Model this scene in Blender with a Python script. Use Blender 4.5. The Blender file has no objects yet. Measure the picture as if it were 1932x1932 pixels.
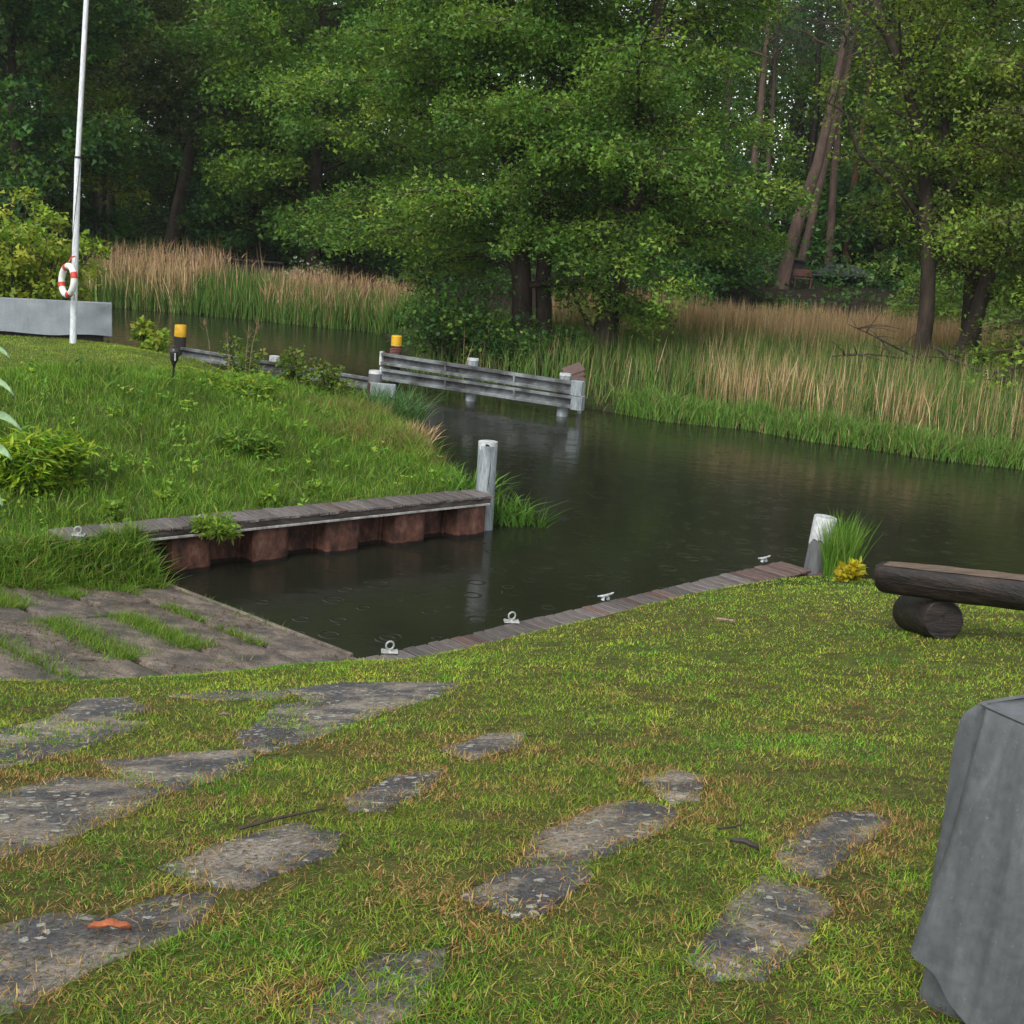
import bpy, bmesh, math, random
import numpy as np
from mathutils import Vector, Matrix, Euler

# ------------------------------------------------------------------ camera, world, sun, exposure
sc = bpy.context.scene
col = sc.collection
CAM_H, FOC, ROLL, PITCH = 4.4, 1.2, math.radians(4.5), math.radians(13.2127)
V = 1932.0                      # picture units in which the photograph was measured
FP = FOC * V
cp, sp, cr, sr = math.cos(PITCH), math.sin(PITCH), math.cos(ROLL), math.sin(ROLL)
fwd, up0, rt0 = Vector((0, cp, -sp)), Vector((0, sp, cp)), Vector((1, 0, 0))
R_ = rt0 * cr + up0 * sr
U_ = -rt0 * sr + up0 * cr
cam_data = bpy.data.cameras.new('camera')
cam = bpy.data.objects.new('camera', cam_data); col.objects.link(cam)
cam_data.sensor_fit = 'HORIZONTAL'; cam_data.sensor_width = 36; cam_data.lens = 36 * FOC
cam_data.clip_start = .05; cam_data.clip_end = 2000
M_ = Matrix((R_, U_, -fwd)).transposed().to_4x4(); M_.translation = (0, 0, CAM_H)
cam.matrix_world = M_
sc.camera = cam

SUN_EL, SUN_AZ = math.radians(46), math.radians(205)      # azimuth clockwise from +Y: behind the camera
world = bpy.data.worlds.new('World'); sc.world = world; world.use_nodes = True
wn, wl = world.node_tree.nodes, world.node_tree.links
wn.clear()
wo = wn.new('ShaderNodeOutputWorld'); bg = wn.new('ShaderNodeBackground'); sky = wn.new('ShaderNodeTexSky')
hs = wn.new('ShaderNodeHueSaturation')
sky.sky_type = 'NISHITA'; sky.sun_disc = False; sky.sun_elevation = SUN_EL; sky.sun_rotation = SUN_AZ
sky.air_density = 1.0; sky.dust_density = 1.0; sky.ozone_density = 1.0
hs.inputs['Saturation'].default_value = .18
wl.new(sky.outputs[0], hs.inputs['Color']); wl.new(hs.outputs[0], bg.inputs['Color']); wl.new(bg.outputs[0], wo.inputs[0])
bg.inputs['Strength'].default_value = .13
sun_d = bpy.data.lights.new('sun', 'SUN'); sun = bpy.data.objects.new('sun', sun_d); col.objects.link(sun)
sun_d.energy = 1.35; sun_d.angle = math.radians(35); sun_d.color = (1, .97, .92)
sd_ = Vector((math.sin(SUN_AZ) * math.cos(SUN_EL), math.cos(SUN_AZ) * math.cos(SUN_EL), math.sin(SUN_EL)))
sun.rotation_euler = (-sd_).to_track_quat('-Z', 'Y').to_euler()
sc.view_settings.view_transform = 'Standard'; sc.view_settings.look = 'None'
sc.view_settings.exposure = 1.15; sc.view_settings.gamma = 1
sc.cycles.max_bounces = 6; sc.cycles.diffuse_bounces = 3; sc.cycles.transmission_bounces = 3
sc.cycles.use_denoising = True

# ------------------------------------------------------------------ picture <-> place
def ray(px, py):
    u, v = (px - V / 2) / FP, (V / 2 - py) / FP
    a, b = u * cr - v * sr, u * sr + v * cr
    return np.array([a, cp + b * sp, -sp + b * cp])
def atY(px, py, Y):
    d = ray(px, py); return np.array([0, 0, CAM_H]) + d * Y / d[1]
def atZ(px, py, z=0.):
    d = ray(px, py); return np.array([0, 0, CAM_H]) + d * (z - CAM_H) / d[2]

# ------------------------------------------------------------------ helpers
def tag(o, label=None, cat=None, group=None, kind=None):
    for k, v in (('label', label), ('category', cat), ('group', group), ('kind', kind)):
        if v: o[k] = v
    return o
def empty(name, loc, label=None, cat=None, group=None, kind=None):
    o = bpy.data.objects.new(name, None); col.objects.link(o); o.location = loc; o.empty_display_size = .1
    return tag(o, label, cat, group, kind)
def wloc(o):
    p = Vector(o.location)
    while o.parent: o = o.parent; p = p + Vector(o.location)
    return p
def link(name, mesh, mat, parent=None):
    o = bpy.data.objects.new(name, mesh); col.objects.link(o)
    if mat is not None and len(mesh.materials) == 0: mesh.materials.append(mat)
    if parent is not None: o.parent = parent
    return o

def arr_mesh(name, verts, faces, cols=None, smooth=True):
    """verts (N,3); faces (M,k) with one k"""
    me = bpy.data.meshes.new(name)
    verts = np.asarray(verts, np.float32); faces = np.asarray(faces, np.int32)
    M, k = faces.shape
    me.vertices.add(len(verts)); me.vertices.foreach_set('co', verts.ravel())
    me.loops.add(M * k); me.loops.foreach_set('vertex_index', faces.ravel())
    me.polygons.add(M); me.polygons.foreach_set('loop_start', np.arange(0, M * k, k, dtype=np.int32))
    if not smooth: me.polygons.foreach_set('use_smooth', np.zeros(M, bool))
    if cols is not None:
        a = me.attributes.new('Col', 'FLOAT_COLOR', 'POINT')
        c4 = np.ones((len(verts), 4), np.float32); c4[:, :3] = cols
        a.data.foreach_set('color', c4.ravel())
    me.update(calc_edges=True)
    return me

class MB:
    """collects faces in place coordinates; build() links them as one mesh object"""
    def __init__(s): s.v, s.f = [], []
    def add(s, vs, fs):
        n = len(s.v); s.v += [tuple(map(float, v)) for v in vs]; s.f += [tuple(i + n for i in f) for f in fs]; return s
    def box(s, c, size, rot=None):
        hx, hy, hz = size[0] / 2, size[1] / 2, size[2] / 2
        vs = [Vector((x, y, z)) for x in (-hx, hx) for y in (-hy, hy) for z in (-hz, hz)]
        if rot is not None: vs = [rot @ v for v in vs]
        c = Vector(c)
        return s.add([v + c for v in vs], [(0, 1, 3, 2), (4, 6, 7, 5), (0, 4, 5, 1), (2, 3, 7, 6), (0, 2, 6, 4), (1, 5, 7, 3)])
    def tube(s, pts, rad, n=8, caps=True, wob=0, seed=0):
        rg = random.Random(seed)
        pts = [Vector(p) for p in pts]
        if not hasattr(rad, '__len__'): rad = [rad] * len(pts)
        base = len(s.v); ref = None
        for i, p in enumerate(pts):
            t = (pts[min(i + 1, len(pts) - 1)] - pts[max(i - 1, 0)]).normalized()
            if ref is None:
                ref = Vector((1, 0, 0)) if abs(t.x) < .8 else Vector((0, 1, 0))
            a = (ref - t * ref.dot(t)).normalized(); b = t.cross(a); ref = a
            for k in range(n):
                an = 2 * math.pi * k / n; r = rad[i] * (1 + wob * rg.uniform(-1, 1))
                s.v.append(tuple(p + (a * math.cos(an) + b * math.sin(an)) * r))
        for i in range(len(pts) - 1):
            for k in range(n):
                k2 = (k + 1) % n
                s.f.append((base + i * n + k, base + i * n + k2, base + (i + 1) * n + k2, base + (i + 1) * n + k))
        if caps:
            s.f.append(tuple(base + k for k in reversed(range(n))))
            e = base + (len(pts) - 1) * n; s.f.append(tuple(e + k for k in range(n)))
        return s
    def ring(s, c, axis_a, axis_b, R, r, n=20, m=8, a0=0, a1=2 * math.pi):
        c, A, B = Vector(c), Vector(axis_a).normalized(), Vector(axis_b).normalized()
        C = A.cross(B); base = len(s.v); full = abs(a1 - a0 - 2 * math.pi) < 1e-6
        cnt = n if full else n + 1
        for i in range(cnt):
            t = a0 + (a1 - a0) * i / n; d = A * math.cos(t) + B * math.sin(t)
            for k in range(m):
                q = 2 * math.pi * k / m
                s.v.append(tuple(c + d * (R + r * math.cos(q)) + C * (r * math.sin(q))))
        for i in range(n):
            i2 = (i + 1) % cnt
            for k in range(m):
                k2 = (k + 1) % m
                s.f.append((base + i * m + k, base + i2 * m + k, base + i2 * m + k2, base + i * m + k2))
        return s
    def extrude(s, poly, p0, p1, ax, az):
        """2-D outline (list of (a,b)) along p0->p1; a along ax, b along az"""
        ax, az, p0, p1 = Vector(ax), Vector(az), Vector(p0), Vector(p1); n = len(poly); b = len(s.v)
        for p in (p0, p1):
            for (u, w) in poly: s.v.append(tuple(p + ax * u + az * w))
        for k in range(n):
            k2 = (k + 1) % n; s.f.append((b + k, b + k2, b + n + k2, b + n + k))
        s.f.append(tuple(b + k for k in reversed(range(n)))); s.f.append(tuple(b + n + k for k in range(n)))
        return s
    def mesh(s, name, off=(0, 0, 0), bevel=0, smooth=False):
        me = bpy.data.meshes.new(name); o = Vector(off)
        me.from_pydata([tuple(Vector(v) - o) for v in s.v], [], s.f)
        bm = bmesh.new(); bm.from_mesh(me)
        bmesh.ops.recalc_face_normals(bm, faces=bm.faces)
        if bevel:
            es = [e for e in bm.edges if len(e.link_faces) == 2 and e.calc_face_angle(0) > .6]
            bmesh.ops.bevel(bm, geom=es, offset=bevel, segments=1, affect='EDGES', profile=.5)
        if smooth:
            for f in bm.faces: f.smooth = True
            for e in bm.edges:
                if len(e.link_faces) == 2 and e.calc_face_angle(0) > .7: e.smooth = False
        bm.to_mesh(me); bm.free(); return me
    def build(s, name, mat, parent=None, bevel=0, smooth=False):
        off = wloc(parent) if parent is not None else Vector((0, 0, 0))
        return link(name, s.mesh(name, off, bevel, smooth), mat, parent)

def ss(a, b, x):
    t = np.clip((x - a) / (b - a), 0, 1); return t * t * (3 - 2 * t)
def hashnoise(x, y, seed=0):
    """cheap smooth value noise, numpy"""
    def h(i, j):
        n = np.sin(i * 127.1 + j * 311.7 + seed * 74.7) * 43758.5453; return n - np.floor(n)
    xi, yi = np.floor(x), np.floor(y); fx, fy = x - xi, y - yi
    fx = fx * fx * (3 - 2 * fx); fy = fy * fy * (3 - 2 * fy)
    return (h(xi, yi) * (1 - fx) + h(xi + 1, yi) * fx) * (1 - fy) + (h(xi, yi + 1) * (1 - fx) + h(xi + 1, yi + 1) * fx) * fy
def fbm(x, y, seed=0, oct=3):
    r = 0; a = .5; t = 0
    for o in range(oct):
        r = r + a * hashnoise(x * 2 ** o, y * 2 ** o, seed + o * 7); t += a; a *= .5
    return r / t
def sdf(x, y, poly):
    """signed distance, positive inside"""
    x = np.asarray(x, float); y = np.asarray(y, float)
    d = np.full(x.shape, 1e18); ins = np.zeros(x.shape, bool); n = len(poly)
    for i in range(n):
        ax, ay = poly[i]; bx, by = poly[(i + 1) % n]
        ex, ey = bx - ax, by - ay; wx, wy = x - ax, y - ay
        t = np.clip((wx * ex + wy * ey) / (ex * ex + ey * ey + 1e-12), 0, 1)
        d = np.minimum(d, (wx - ex * t) ** 2 + (wy - ey * t) ** 2)
        c = ((ay <= y) & (by > y)) | ((by <= y) & (ay > y))
        with np.errstate(divide='ignore', invalid='ignore'):
            xc = ax + (y - ay) / (by - ay if by != ay else 1e-12) * ex
        ins ^= c & (x < xc)
    d = np.sqrt(d); return np.where(ins, d, -d)

# ------------------------------------------------------------------ materials
MATS = {}
def nodes_of(name):
    m = bpy.data.materials.new(name); m.use_nodes = True
    nt = m.node_tree; b = nt.nodes['Principled BSDF']; MATS[name] = m
    return m, nt.nodes, nt.links, b
def noise(n, l, scale, detail=4, rough=.6, vec=None, dist=0):
    t = n.new('ShaderNodeTexNoise'); t.inputs['Scale'].default_value = scale
    t.inputs['Detail'].default_value = detail; t.inputs['Roughness'].default_value = rough; t.inputs['Distortion'].default_value = dist
    if vec is not None: l.new(vec, t.inputs['Vector'])
    return t
def ramp(n, l, fac, stops):
    r = n.new('ShaderNodeValToRGB'); e = r.color_ramp.elements
    while len(e) < len(stops): e.new(.5)
    for k, (p, c) in enumerate(stops): e[k].position = p; e[k].color = (*c, 1)
    l.new(fac, r.inputs['Fac']); return r
def mixc(n, l, fac, a, b, mode='MIX'):
    m = n.new('ShaderNodeMix'); m.data_type = 'RGBA'; m.blend_type = mode
    for sock, v in ((m.inputs['Factor'], fac), (m.inputs['A'] if False else m.inputs[6], a), (m.inputs[7], b)):
        if hasattr(v, 'is_linked') or hasattr(v, 'links'): l.new(v, sock)
        elif isinstance(v, (int, float)): sock.default_value = v
        else: sock.default_value = (*v, 1)
    return m.outputs[2]
def bump(n, l, b, height, strength=.4, dist=.01):
    k = n.new('ShaderNodeBump'); k.inputs['Strength'].default_value = strength; k.inputs['Distance'].default_value = dist
    l.new(height, k.inputs['Height']); l.new(k.outputs[0], b.inputs['Normal']); return k
def coords(n, l, kind='Object', scale=None):
    t = n.new('ShaderNodeTexCoord'); o = t.outputs[kind]
    if scale is not None:
        m = n.new('ShaderNodeMapping'); m.inputs['Scale'].default_value = scale; l.new(o, m.inputs['Vector']); o = m.outputs[0]
    return o

def rough_mat(name, stops, scale, rough=.7, bump_s=.4, bump_d=.01, stretch=None, spec=.35, fine=None, rand=0, metal=0, space='Object'):
    m, n, l, b = nodes_of(name)
    v = coords(n, l, space, stretch)
    t = noise(n, l, scale, 6, .65, v)
    r = ramp(n, l, t.outputs['Fac'], stops); c = r.outputs[0]
    t2 = noise(n, l, fine or scale * 7, 5, .7, v)
    r2 = ramp(n, l, t2.outputs['Fac'], [(.3, (.55, .55, .55)), (.7, (1.25, 1.25, 1.25))])
    c = mixc(n, l, .8, c, r2.outputs[0], 'MULTIPLY')
    if rand:
        oi = n.new('ShaderNodeObjectInfo')
        r3 = ramp(n, l, oi.outputs['Random'], [(0, (1 - rand,) * 3), (.5, (1, .97, .93)), (1, (1 + rand,) * 3)])
        c = mixc(n, l, 1., c, r3.outputs[0], 'MULTIPLY')
    l.new(c, b.inputs['Base Color'])
    b.inputs['Roughness'].default_value = rough; b.inputs['Specular IOR Level'].default_value = spec; b.inputs['Metallic'].default_value = metal
    bump(n, l, b, t2.outputs['Fac'], bump_s, bump_d)
    return m

def leaf_mat(name, transl=.4, rough=.5, spec=.25):
    m, n, l, b = nodes_of(name)
    a = n.new('ShaderNodeAttribute'); a.attribute_name = 'Col'
    l.new(a.outputs['Color'], b.inputs['Base Color'])
    b.inputs['Roughness'].default_value = rough; b.inputs['Specular IOR Level'].default_value = spec
    tr = n.new('ShaderNodeBsdfTranslucent'); mx = n.new('ShaderNodeMixShader'); mx.inputs[0].default_value = transl
    g = mixc(n, l, 1., a.outputs['Color'], (1.25, 1.2, .55), 'MULTIPLY')
    l.new(g, tr.inputs['Color'])
    out = [x for x in n if x.type == 'OUTPUT_MATERIAL'][0]
    l.new(b.outputs[0], mx.inputs[1]); l.new(tr.outputs[0], mx.inputs[2]); l.new(mx.outputs[0], out.inputs['Surface'])
    return m
LEAF = leaf_mat('leaf'); GRASS = leaf_mat('grass_blade', .25, .55, .2); REED = leaf_mat('reed_blade', .2, .6, .15)

BARK = rough_mat('bark', [(.3, (.022, .017, .013)), (.6, (.072, .055, .042)), (.8, (.085, .08, .045))], 3, .9, .9, .03, (1, 1, .25), .15)
GSTEM = rough_mat('green_stem', [(.3, (.06, .11, .025)), (.7, (.11, .17, .04))], 20, .6)
OBARK = rough_mat('orange_pine_bark', [(.3, (.055, .032, .022)), (.55, (.14, .072, .042)), (.75, (.2, .11, .065))], 2.2, .9, .9, .03, (1, 1, .3), .15)
PBARK = rough_mat('pine_bark', [(.3, (.035, .026, .021)), (.55, (.09, .062, .048)), (.75, (.15, .10, .078))], 2.2, .9, .9, .03, (1, 1, .3), .15)
PLANK = rough_mat('weathered_plank', [(.25, (.045, .038, .036)), (.5, (.115, .10, .095)), (.75, (.185, .17, .162))], 5, .5, .7, .004, (10, .8, 10), .4, 9, .3)
PLANKR = rough_mat('damp_red_plank', [(.25, (.045, .025, .022)), (.5, (.115, .075, .066)), (.75, (.17, .13, .12))], 5, .5, .7, .004, (10, .8, 10), .4, 9, .3)
BEAM = rough_mat('dark_timber', [(.3, (.018, .014, .012)), (.55, (.055, .045, .04)), (.8, (.10, .088, .08))], 4, .6, .7, .006, (1, 1, 4), .3, 20)
CREO = rough_mat('creosoted_post', [(.3, (.012, .011, .010)), (.6, (.035, .033, .031)), (.85, (.07, .068, .065))], 3, .65, .6, .006, (4, 4, .5), .3, 14)
LOG = rough_mat('wet_dark_log', [(.3, (.006, .005, .0045)), (.5, (.015, .011, .009)), (.7, (.042, .028, .021))], 4, .5, .8, .015, (.9, 1.3, 3.5), .35, 9)
HEWN = rough_mat('hewn_log_top', [(.3, (.05, .032, .022)), (.55, (.14, .095, .065)), (.8, (.24, .18, .13))], 5, .5, .8, .006, (.6, 9, 9), .4, 6)
GALV = rough_mat('weathered_steel_rail', [(.30, (.022, .022, .022)), (.45, (.085, .09, .09)), (.6, (.18, .195, .2)), (.78, (.29, .315, .325))], 1.6, .55, .5, .003, (1, 1, 1), .4, 7)
GREYPOST = rough_mat('grey_painted_post', [(.3, (.12, .14, .145)), (.5, (.23, .26, .27)), (.75, (.33, .36, .37))], 3, .5, .5, .004, (3, 3, .5), .4, 12)
DARKGREY = rough_mat('dark_bare_post', [(.3, (.08, .083, .086)), (.6, (.155, .16, .165)), (.8, (.24, .245, .25))], 3, .6, .5, .004, (3, 3, .4), .3, 14)
WHITEP = rough_mat('chipped_white_paint', [(.3, (.22, .22, .22)), (.5, (.48, .5, .5)), (.8, (.66, .68, .68))], 4, .5, .4, .003, (2, 2, 1), .4, 14)
YELLOW = rough_mat('yellow_band_paint', [(.27, (.16, .12, .04)), (.38, (.55, .30, .012)), (.8, (.72, .44, .018))], 6, .5, .3, .002, None, .4, 25)
RUST = rough_mat('rusted_steel', [(.30, (.016, .009, .006)), (.42, (.05, .023, .016)), (.55, (.10, .043, .028)), (.70, (.155, .088, .062))], 5, .75, .5, .003, (1.3, 1.3, .8), .3, 18)
# wet black tide mark with a pale upper edge (mesh origin sits .3 m above the water)
_n, _l = RUST.node_tree.nodes, RUST.node_tree.links; _b = _n['Principled BSDF']; _src = _b.inputs['Base Color'].links[0].from_socket
_sep = _n.new('ShaderNodeSeparateXYZ'); _l.new(coords(_n, _l), _sep.inputs[0]); _nz = noise(_n, _l, 9, 4, .6, coords(_n, _l))
_ad = _n.new('ShaderNodeMath'); _ad.operation = 'MULTIPLY_ADD'; _l.new(_nz.outputs['Fac'], _ad.inputs[0]); _ad.inputs[1].default_value = .07; _l.new(_sep.outputs['Z'], _ad.inputs[2])
_mr = _n.new('ShaderNodeMapRange'); _l.new(_ad.outputs[0], _mr.inputs['Value']); _mr.inputs['From Min'].default_value = -.3; _mr.inputs['From Max'].default_value = -.1
_r = ramp(_n, _l, _mr.outputs[0], [(.0, (.10, .10, .10)), (.42, (.16, .16, .15)), (.50, (1.25, 1.2, 1.15)), (.62, (1, 1, 1))])
_l.new(mixc(_n, _l, 1., _src, _r.outputs[0], 'MULTIPLY'), _b.inputs['Base Color'])
FLANGE = rough_mat('pale_steel_flange', [(.3, (.14, .13, .12)), (.6, (.36, .35, .33)), (.8, (.45, .44, .42))], 5, .5, .4, .002, (1, 1, 1), .4, 20)
ZINC = rough_mat('zinc_fitting', [(.3, (.22, .23, .22)), (.7, (.46, .47, .45))], 20, .4, .2, .001, None, .5, 60)
PLASTIC = rough_mat('black_plastic', [(.3, (.010, .010, .011)), (.7, (.02, .02, .022))], 20, .35, .1, .001, None, .5)
SIGNWHITE = rough_mat('buoy_white', [(.3, (.55, .56, .53)), (.7, (.76, .76, .72))], 8, .45, .2, .001, None, .4)
SIGNRED = rough_mat('buoy_red', [(.3, (.42, .03, .02)), (.7, (.58, .05, .03))], 8, .5, .2, .001, None, .4)
POLE = rough_mat('pole_white', [(.3, (.52, .55, .57)), (.7, (.70, .73, .74))], 5, .4, .15, .001, (3, 3, .5), .5, 20)
ROOF = rough_mat('grey_felt_roof', [(.3, (.018, .02, .022)), (.7, (.04, .043, .047))], 2, .8, .4, .01)
DARKWOOD = rough_mat('dark_shed_board', [(.3, (.010, .009, .009)), (.7, (.028, .026, .026))], 3, .8, .5, .01, (3, 3, .4))
REDWOOD = rough_mat('reddish_bench_wood', [(.3, (.06, .025, .02)), (.7, (.13, .05, .038))], 4, .7, .4, .005)
PALEWOOD = rough_mat('pale_broken_board', [(.3, (.12, .075, .05)), (.5, (.25, .18, .13)), (.75, (.42, .33, .26))], 3, .7, .6, .01, (1, 6, 1), .3, 12)
DRYLEAF = rough_mat('dry_brown_leaf', [(.3, (.22, .06, .022)), (.7, (.42, .13, .05))], 30, .5, .6, .003, None, .4)
TWIG = rough_mat('dead_twig', [(.3, (.03, .02, .015)), (.7, (.085, .06, .045))], 14, .8, .4, .003)
ROPE = rough_mat('red_rope', [(.3, (.12, .04, .035)), (.7, (.24, .09, .075))], 20, .8, .4, .003)

def tarp_mat(name, c0, c1, rough=.36, streak=.85):
    m, n, l, b = nodes_of(name)
    v = coords(n, l)
    t = noise(n, l, 2.2, 5, .6, v); r = ramp(n, l, t.outputs['Fac'], [(.3, c0), (.7, c1)])
    t2 = noise(n, l, 130, 2, .5, v); r2 = ramp(n, l, t2.outputs['Fac'], [(.66, (1, 1, 1)), (.78, (2.1, 2.1, 2.1))])
    t3 = noise(n, l, 40, 5, .7, v); r3 = ramp(n, l, t3.outputs['Fac'], [(.3, (.85, .85, .85)), (.7, (1.1, 1.1, 1.1))])
    c = mixc(n, l, .5, r.outputs[0], r2.outputs[0], 'MULTIPLY'); c = mixc(n, l, 1., c, r3.outputs[0], 'MULTIPLY')
    l.new(c, b.inputs['Base Color']); b.inputs['Roughness'].default_value = rough; b.inputs['Specular IOR Level'].default_value = .45
    ms = n.new('ShaderNodeMapping'); ms.inputs['Scale'].default_value = (9, 9, 1.1); l.new(v, ms.inputs['Vector'])
    t5 = noise(n, l, 2.5, 4, .6, ms.outputs[0], .5); r5 = ramp(n, l, t5.outputs['Fac'], [(.35, (.72, .72, .72)), (.6, (1, 1, 1)), (.72, (1.3, 1.31, 1.33))])
    l.new(mixc(n, l, streak, c, r5.outputs[0], 'MULTIPLY'), b.inputs['Base Color'])
    rr5 = ramp(n, l, t3.outputs['Fac'], [(.35, (rough - .08,) * 3), (.7, (rough + .22,) * 3)]); l.new(rr5.outputs[0], b.inputs['Roughness'])
    t4 = noise(n, l, 4.5, 3, .5, v, .5); bump(n, l, b, t4.outputs['Fac'], .4, .02)
    return m
TARP = tarp_mat('grey_vinyl_cover', (.068, .073, .078), (.115, .122, .127))
TARP2 = tarp_mat('pale_grey_tarpaulin', (.17, .19, .21), (.26, .285, .305), .5, .25)

def concrete_mat(name, lichen=True, stops=[(.38, (.062, .063, .070)), (.48, (.09, .087, .088)), (.55, (.18, .158, .13)), (.70, (.27, .235, .195))]):
    m, n, l, b = nodes_of(name)
    v = coords(n, l)
    oi = n.new('ShaderNodeObjectInfo')
    ad = n.new('ShaderNodeVectorMath'); ad.operation = 'MULTIPLY_ADD'; l.new(oi.outputs['Random'], ad.inputs[0]); ad.inputs[1].default_value = (37, 19, 11); l.new(v, ad.inputs[2]); v = ad.outputs[0]
    big = noise(n, l, 3.2, 5, .6, v, .4)
    c = ramp(n, l, big.outputs['Fac'], stops).outputs[0]
    fine = noise(n, l, 55, 6, .75, v); rf = ramp(n, l, fine.outputs['Fac'], [(.34, (.3, .3, .3)), (.66, (1.6, 1.6, 1.6))])
    c = mixc(n, l, .9, c, rf.outputs[0], 'MULTIPLY')
    deb = noise(n, l, 26, 5, .8, v, 1.2); rd = ramp(n, l, deb.outputs['Fac'], [(.56, (0, 0, 0)), (.63, (1, 1, 1))])
    c = mixc(n, l, rd.outputs[0], c, (.05, .042, .022))
    if lichen:
        # lichen rosettes: irregular pale discs
        wob = noise(n, l, 30, 3, .6, v)
        off = n.new('ShaderNodeVectorMath'); off.operation = 'SCALE'; off.inputs[3].default_value = .05; l.new(wob.outputs['Color'], off.inputs[0])
        av = n.new('ShaderNodeVectorMath'); l.new(v, av.inputs[0]); l.new(off.outputs[0], av.inputs[1])
        vo = n.new('ShaderNodeTexVoronoi'); vo.inputs['Scale'].default_value = 22; l.new(av.outputs[0], vo.inputs['Vector'])
        thr = n.new('ShaderNodeMath'); thr.operation = 'MULTIPLY'; l.new(vo.outputs['Color'], thr.inputs[0]); thr.inputs[1].default_value = .44
        mk = n.new('ShaderNodeMath'); mk.operation = 'LESS_THAN'; l.new(vo.outputs['Distance'], mk.inputs[0]); l.new(thr.outputs[0], mk.inputs[1])
        pat = noise(n, l, 4, 2, .5, v); pr = ramp(n, l, pat.outputs['Fac'], [(.42, (0, 0, 0)), (.5, (1, 1, 1))])
        mk2 = n.new('ShaderNodeMath'); mk2.operation = 'MULTIPLY'; l.new(mk.outputs[0], mk2.inputs[0]); l.new(pr.outputs[0], mk2.inputs[1])
        lc = ramp(n, l, fine.outputs['Fac'], [(.3, (.22, .23, .19)), (.7, (.42, .42, .36))])
        c = mixc(n, l, mk2.outputs[0], c, lc.outputs[0])
    l.new(c, b.inputs['Base Color']); b.inputs['Roughness'].default_value = .72; b.inputs['Specular IOR Level'].default_value = .25
    bump(n, l, b, fine.outputs['Fac'], .9, .008)
    return m
CONC = concrete_mat('lichened_concrete'); CONC2 = concrete_mat('ramp_concrete', False, [(.34, (.066, .057, .05)), (.47, (.112, .095, .08)), (.56, (.17, .138, .11)), (.70, (.235, .195, .155))])

def ground_mat():
    m, n, l, b = nodes_of('soil_and_thatch')
    v = coords(n, l)
    a = n.new('ShaderNodeAttribute'); a.attribute_name = 'Col'
    t = noise(n, l, 9, 6, .7, v); r = ramp(n, l, t.outputs['Fac'], [(.3, (.45, .42, .4)), (.7, (1.4, 1.35, 1.3))])
    t2 = noise(n, l, 60, 5, .7, v); r2 = ramp(n, l, t2.outputs['Fac'], [(.3, (.5, .5, .5)), (.7, (1.4, 1.4, 1.4))])
    c = mixc(n, l, 1., a.outputs['Color'], r.outputs[0], 'MULTIPLY'); c = mixc(n, l, 1., c, r2.outputs[0], 'MULTIPLY')
    l.new(c, b.inputs['Base Color']); b.inputs['Roughness'].default_value = .9; b.inputs['Specular IOR Level'].default_value = .15
    bump(n, l, b, t2.outputs['Fac'], .8, .02)
    return m
SOIL = ground_mat()

def water_mat():
    m, n, l, b = nodes_of('dark_river_water')
    v = coords(n, l)
    big = noise(n, l, .5, 3, .5, v)
    r = ramp(n, l, big.outputs['Fac'], [(.35, (.0125, .0135, .0085)), (.7, (.017, .018, .0115))])
    l.new(r.outputs[0], b.inputs['Base Color'])
    b.inputs['Roughness'].default_value = .13; b.inputs['IOR'].default_value = 1.33; b.inputs['Specular IOR Level'].default_value = .5
    # wind wavelets stronger in patches + rain rings
    mp = n.new('ShaderNodeMapping'); mp.inputs['Scale'].default_value = (1, 1.6, 1); l.new(v, mp.inputs['Vector'])
    w1 = noise(n, l, 2.2, 3, .5, mp.outputs[0]); w2 = noise(n, l, 11, 3, .6, mp.outputs[0])
    patch = noise(n, l, .22, 2, .5, v); pr = ramp(n, l, patch.outputs['Fac'], [(.45, (.12, .12, .12)), (.66, (1, 1, 1))])
    def mth(op, x, y):
        k = n.new('ShaderNodeMath'); k.operation = op
        for i, q in enumerate((x, y)):
            if isinstance(q, (int, float)): k.inputs[i].default_value = q
            elif q is not None: l.new(q, k.inputs[i])
        return k.outputs[0]
    h = mth('ADD', mth('MULTIPLY', w1.outputs['Fac'], .5), mth('MULTIPLY', mth('MULTIPLY', w2.outputs['Fac'], .22), pr.outputs[0]))
    rings = None
    for sc_, off in ((1.6, 0), (1.1, 7.3)):
        mo = n.new('ShaderNodeMapping'); mo.inputs['Location'].default_value = (off, off, 0); l.new(v, mo.inputs['Vector'])
        vo = n.new('ShaderNodeTexVoronoi'); vo.voronoi_dimensions = '2D'; vo.inputs['Scale'].default_value = sc_; l.new(mo.outputs[0], vo.inputs['Vector'])
        d = mth('DIVIDE', vo.outputs['Distance'], sc_)              # metres from the drop
        rad = mth('MULTIPLY', vo.outputs['Color'], .16)             # each drop its own age
        x = mth('DIVIDE', mth('SUBTRACT', d, rad), .012)
        g = mth('POWER', 2.718, mth('MULTIPLY', mth('MULTIPLY', x, x), -1))
        g = mth('MULTIPLY', g, mth('SUBTRACT', 1.0, mth('MULTIPLY', vo.outputs['Color'], .7)))
        rings = g if rings is None else mth('ADD', rings, g)
    bp = n.new('ShaderNodeBump'); bp.inputs['Strength'].default_value = .45; bp.inputs['Distance'].default_value = .025; l.new(h, bp.inputs['Height'])
    bp2 = n.new('ShaderNodeBump'); bp2.inputs['Strength'].default_value = .8; bp2.inputs['Distance'].default_value = .008; l.new(rings, bp2.inputs['Height']); l.new(bp.outputs[0], bp2.inputs['Normal'])
    l.new(bp2.outputs[0], b.inputs['Normal'])
    return m
WATER = water_mat()

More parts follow.
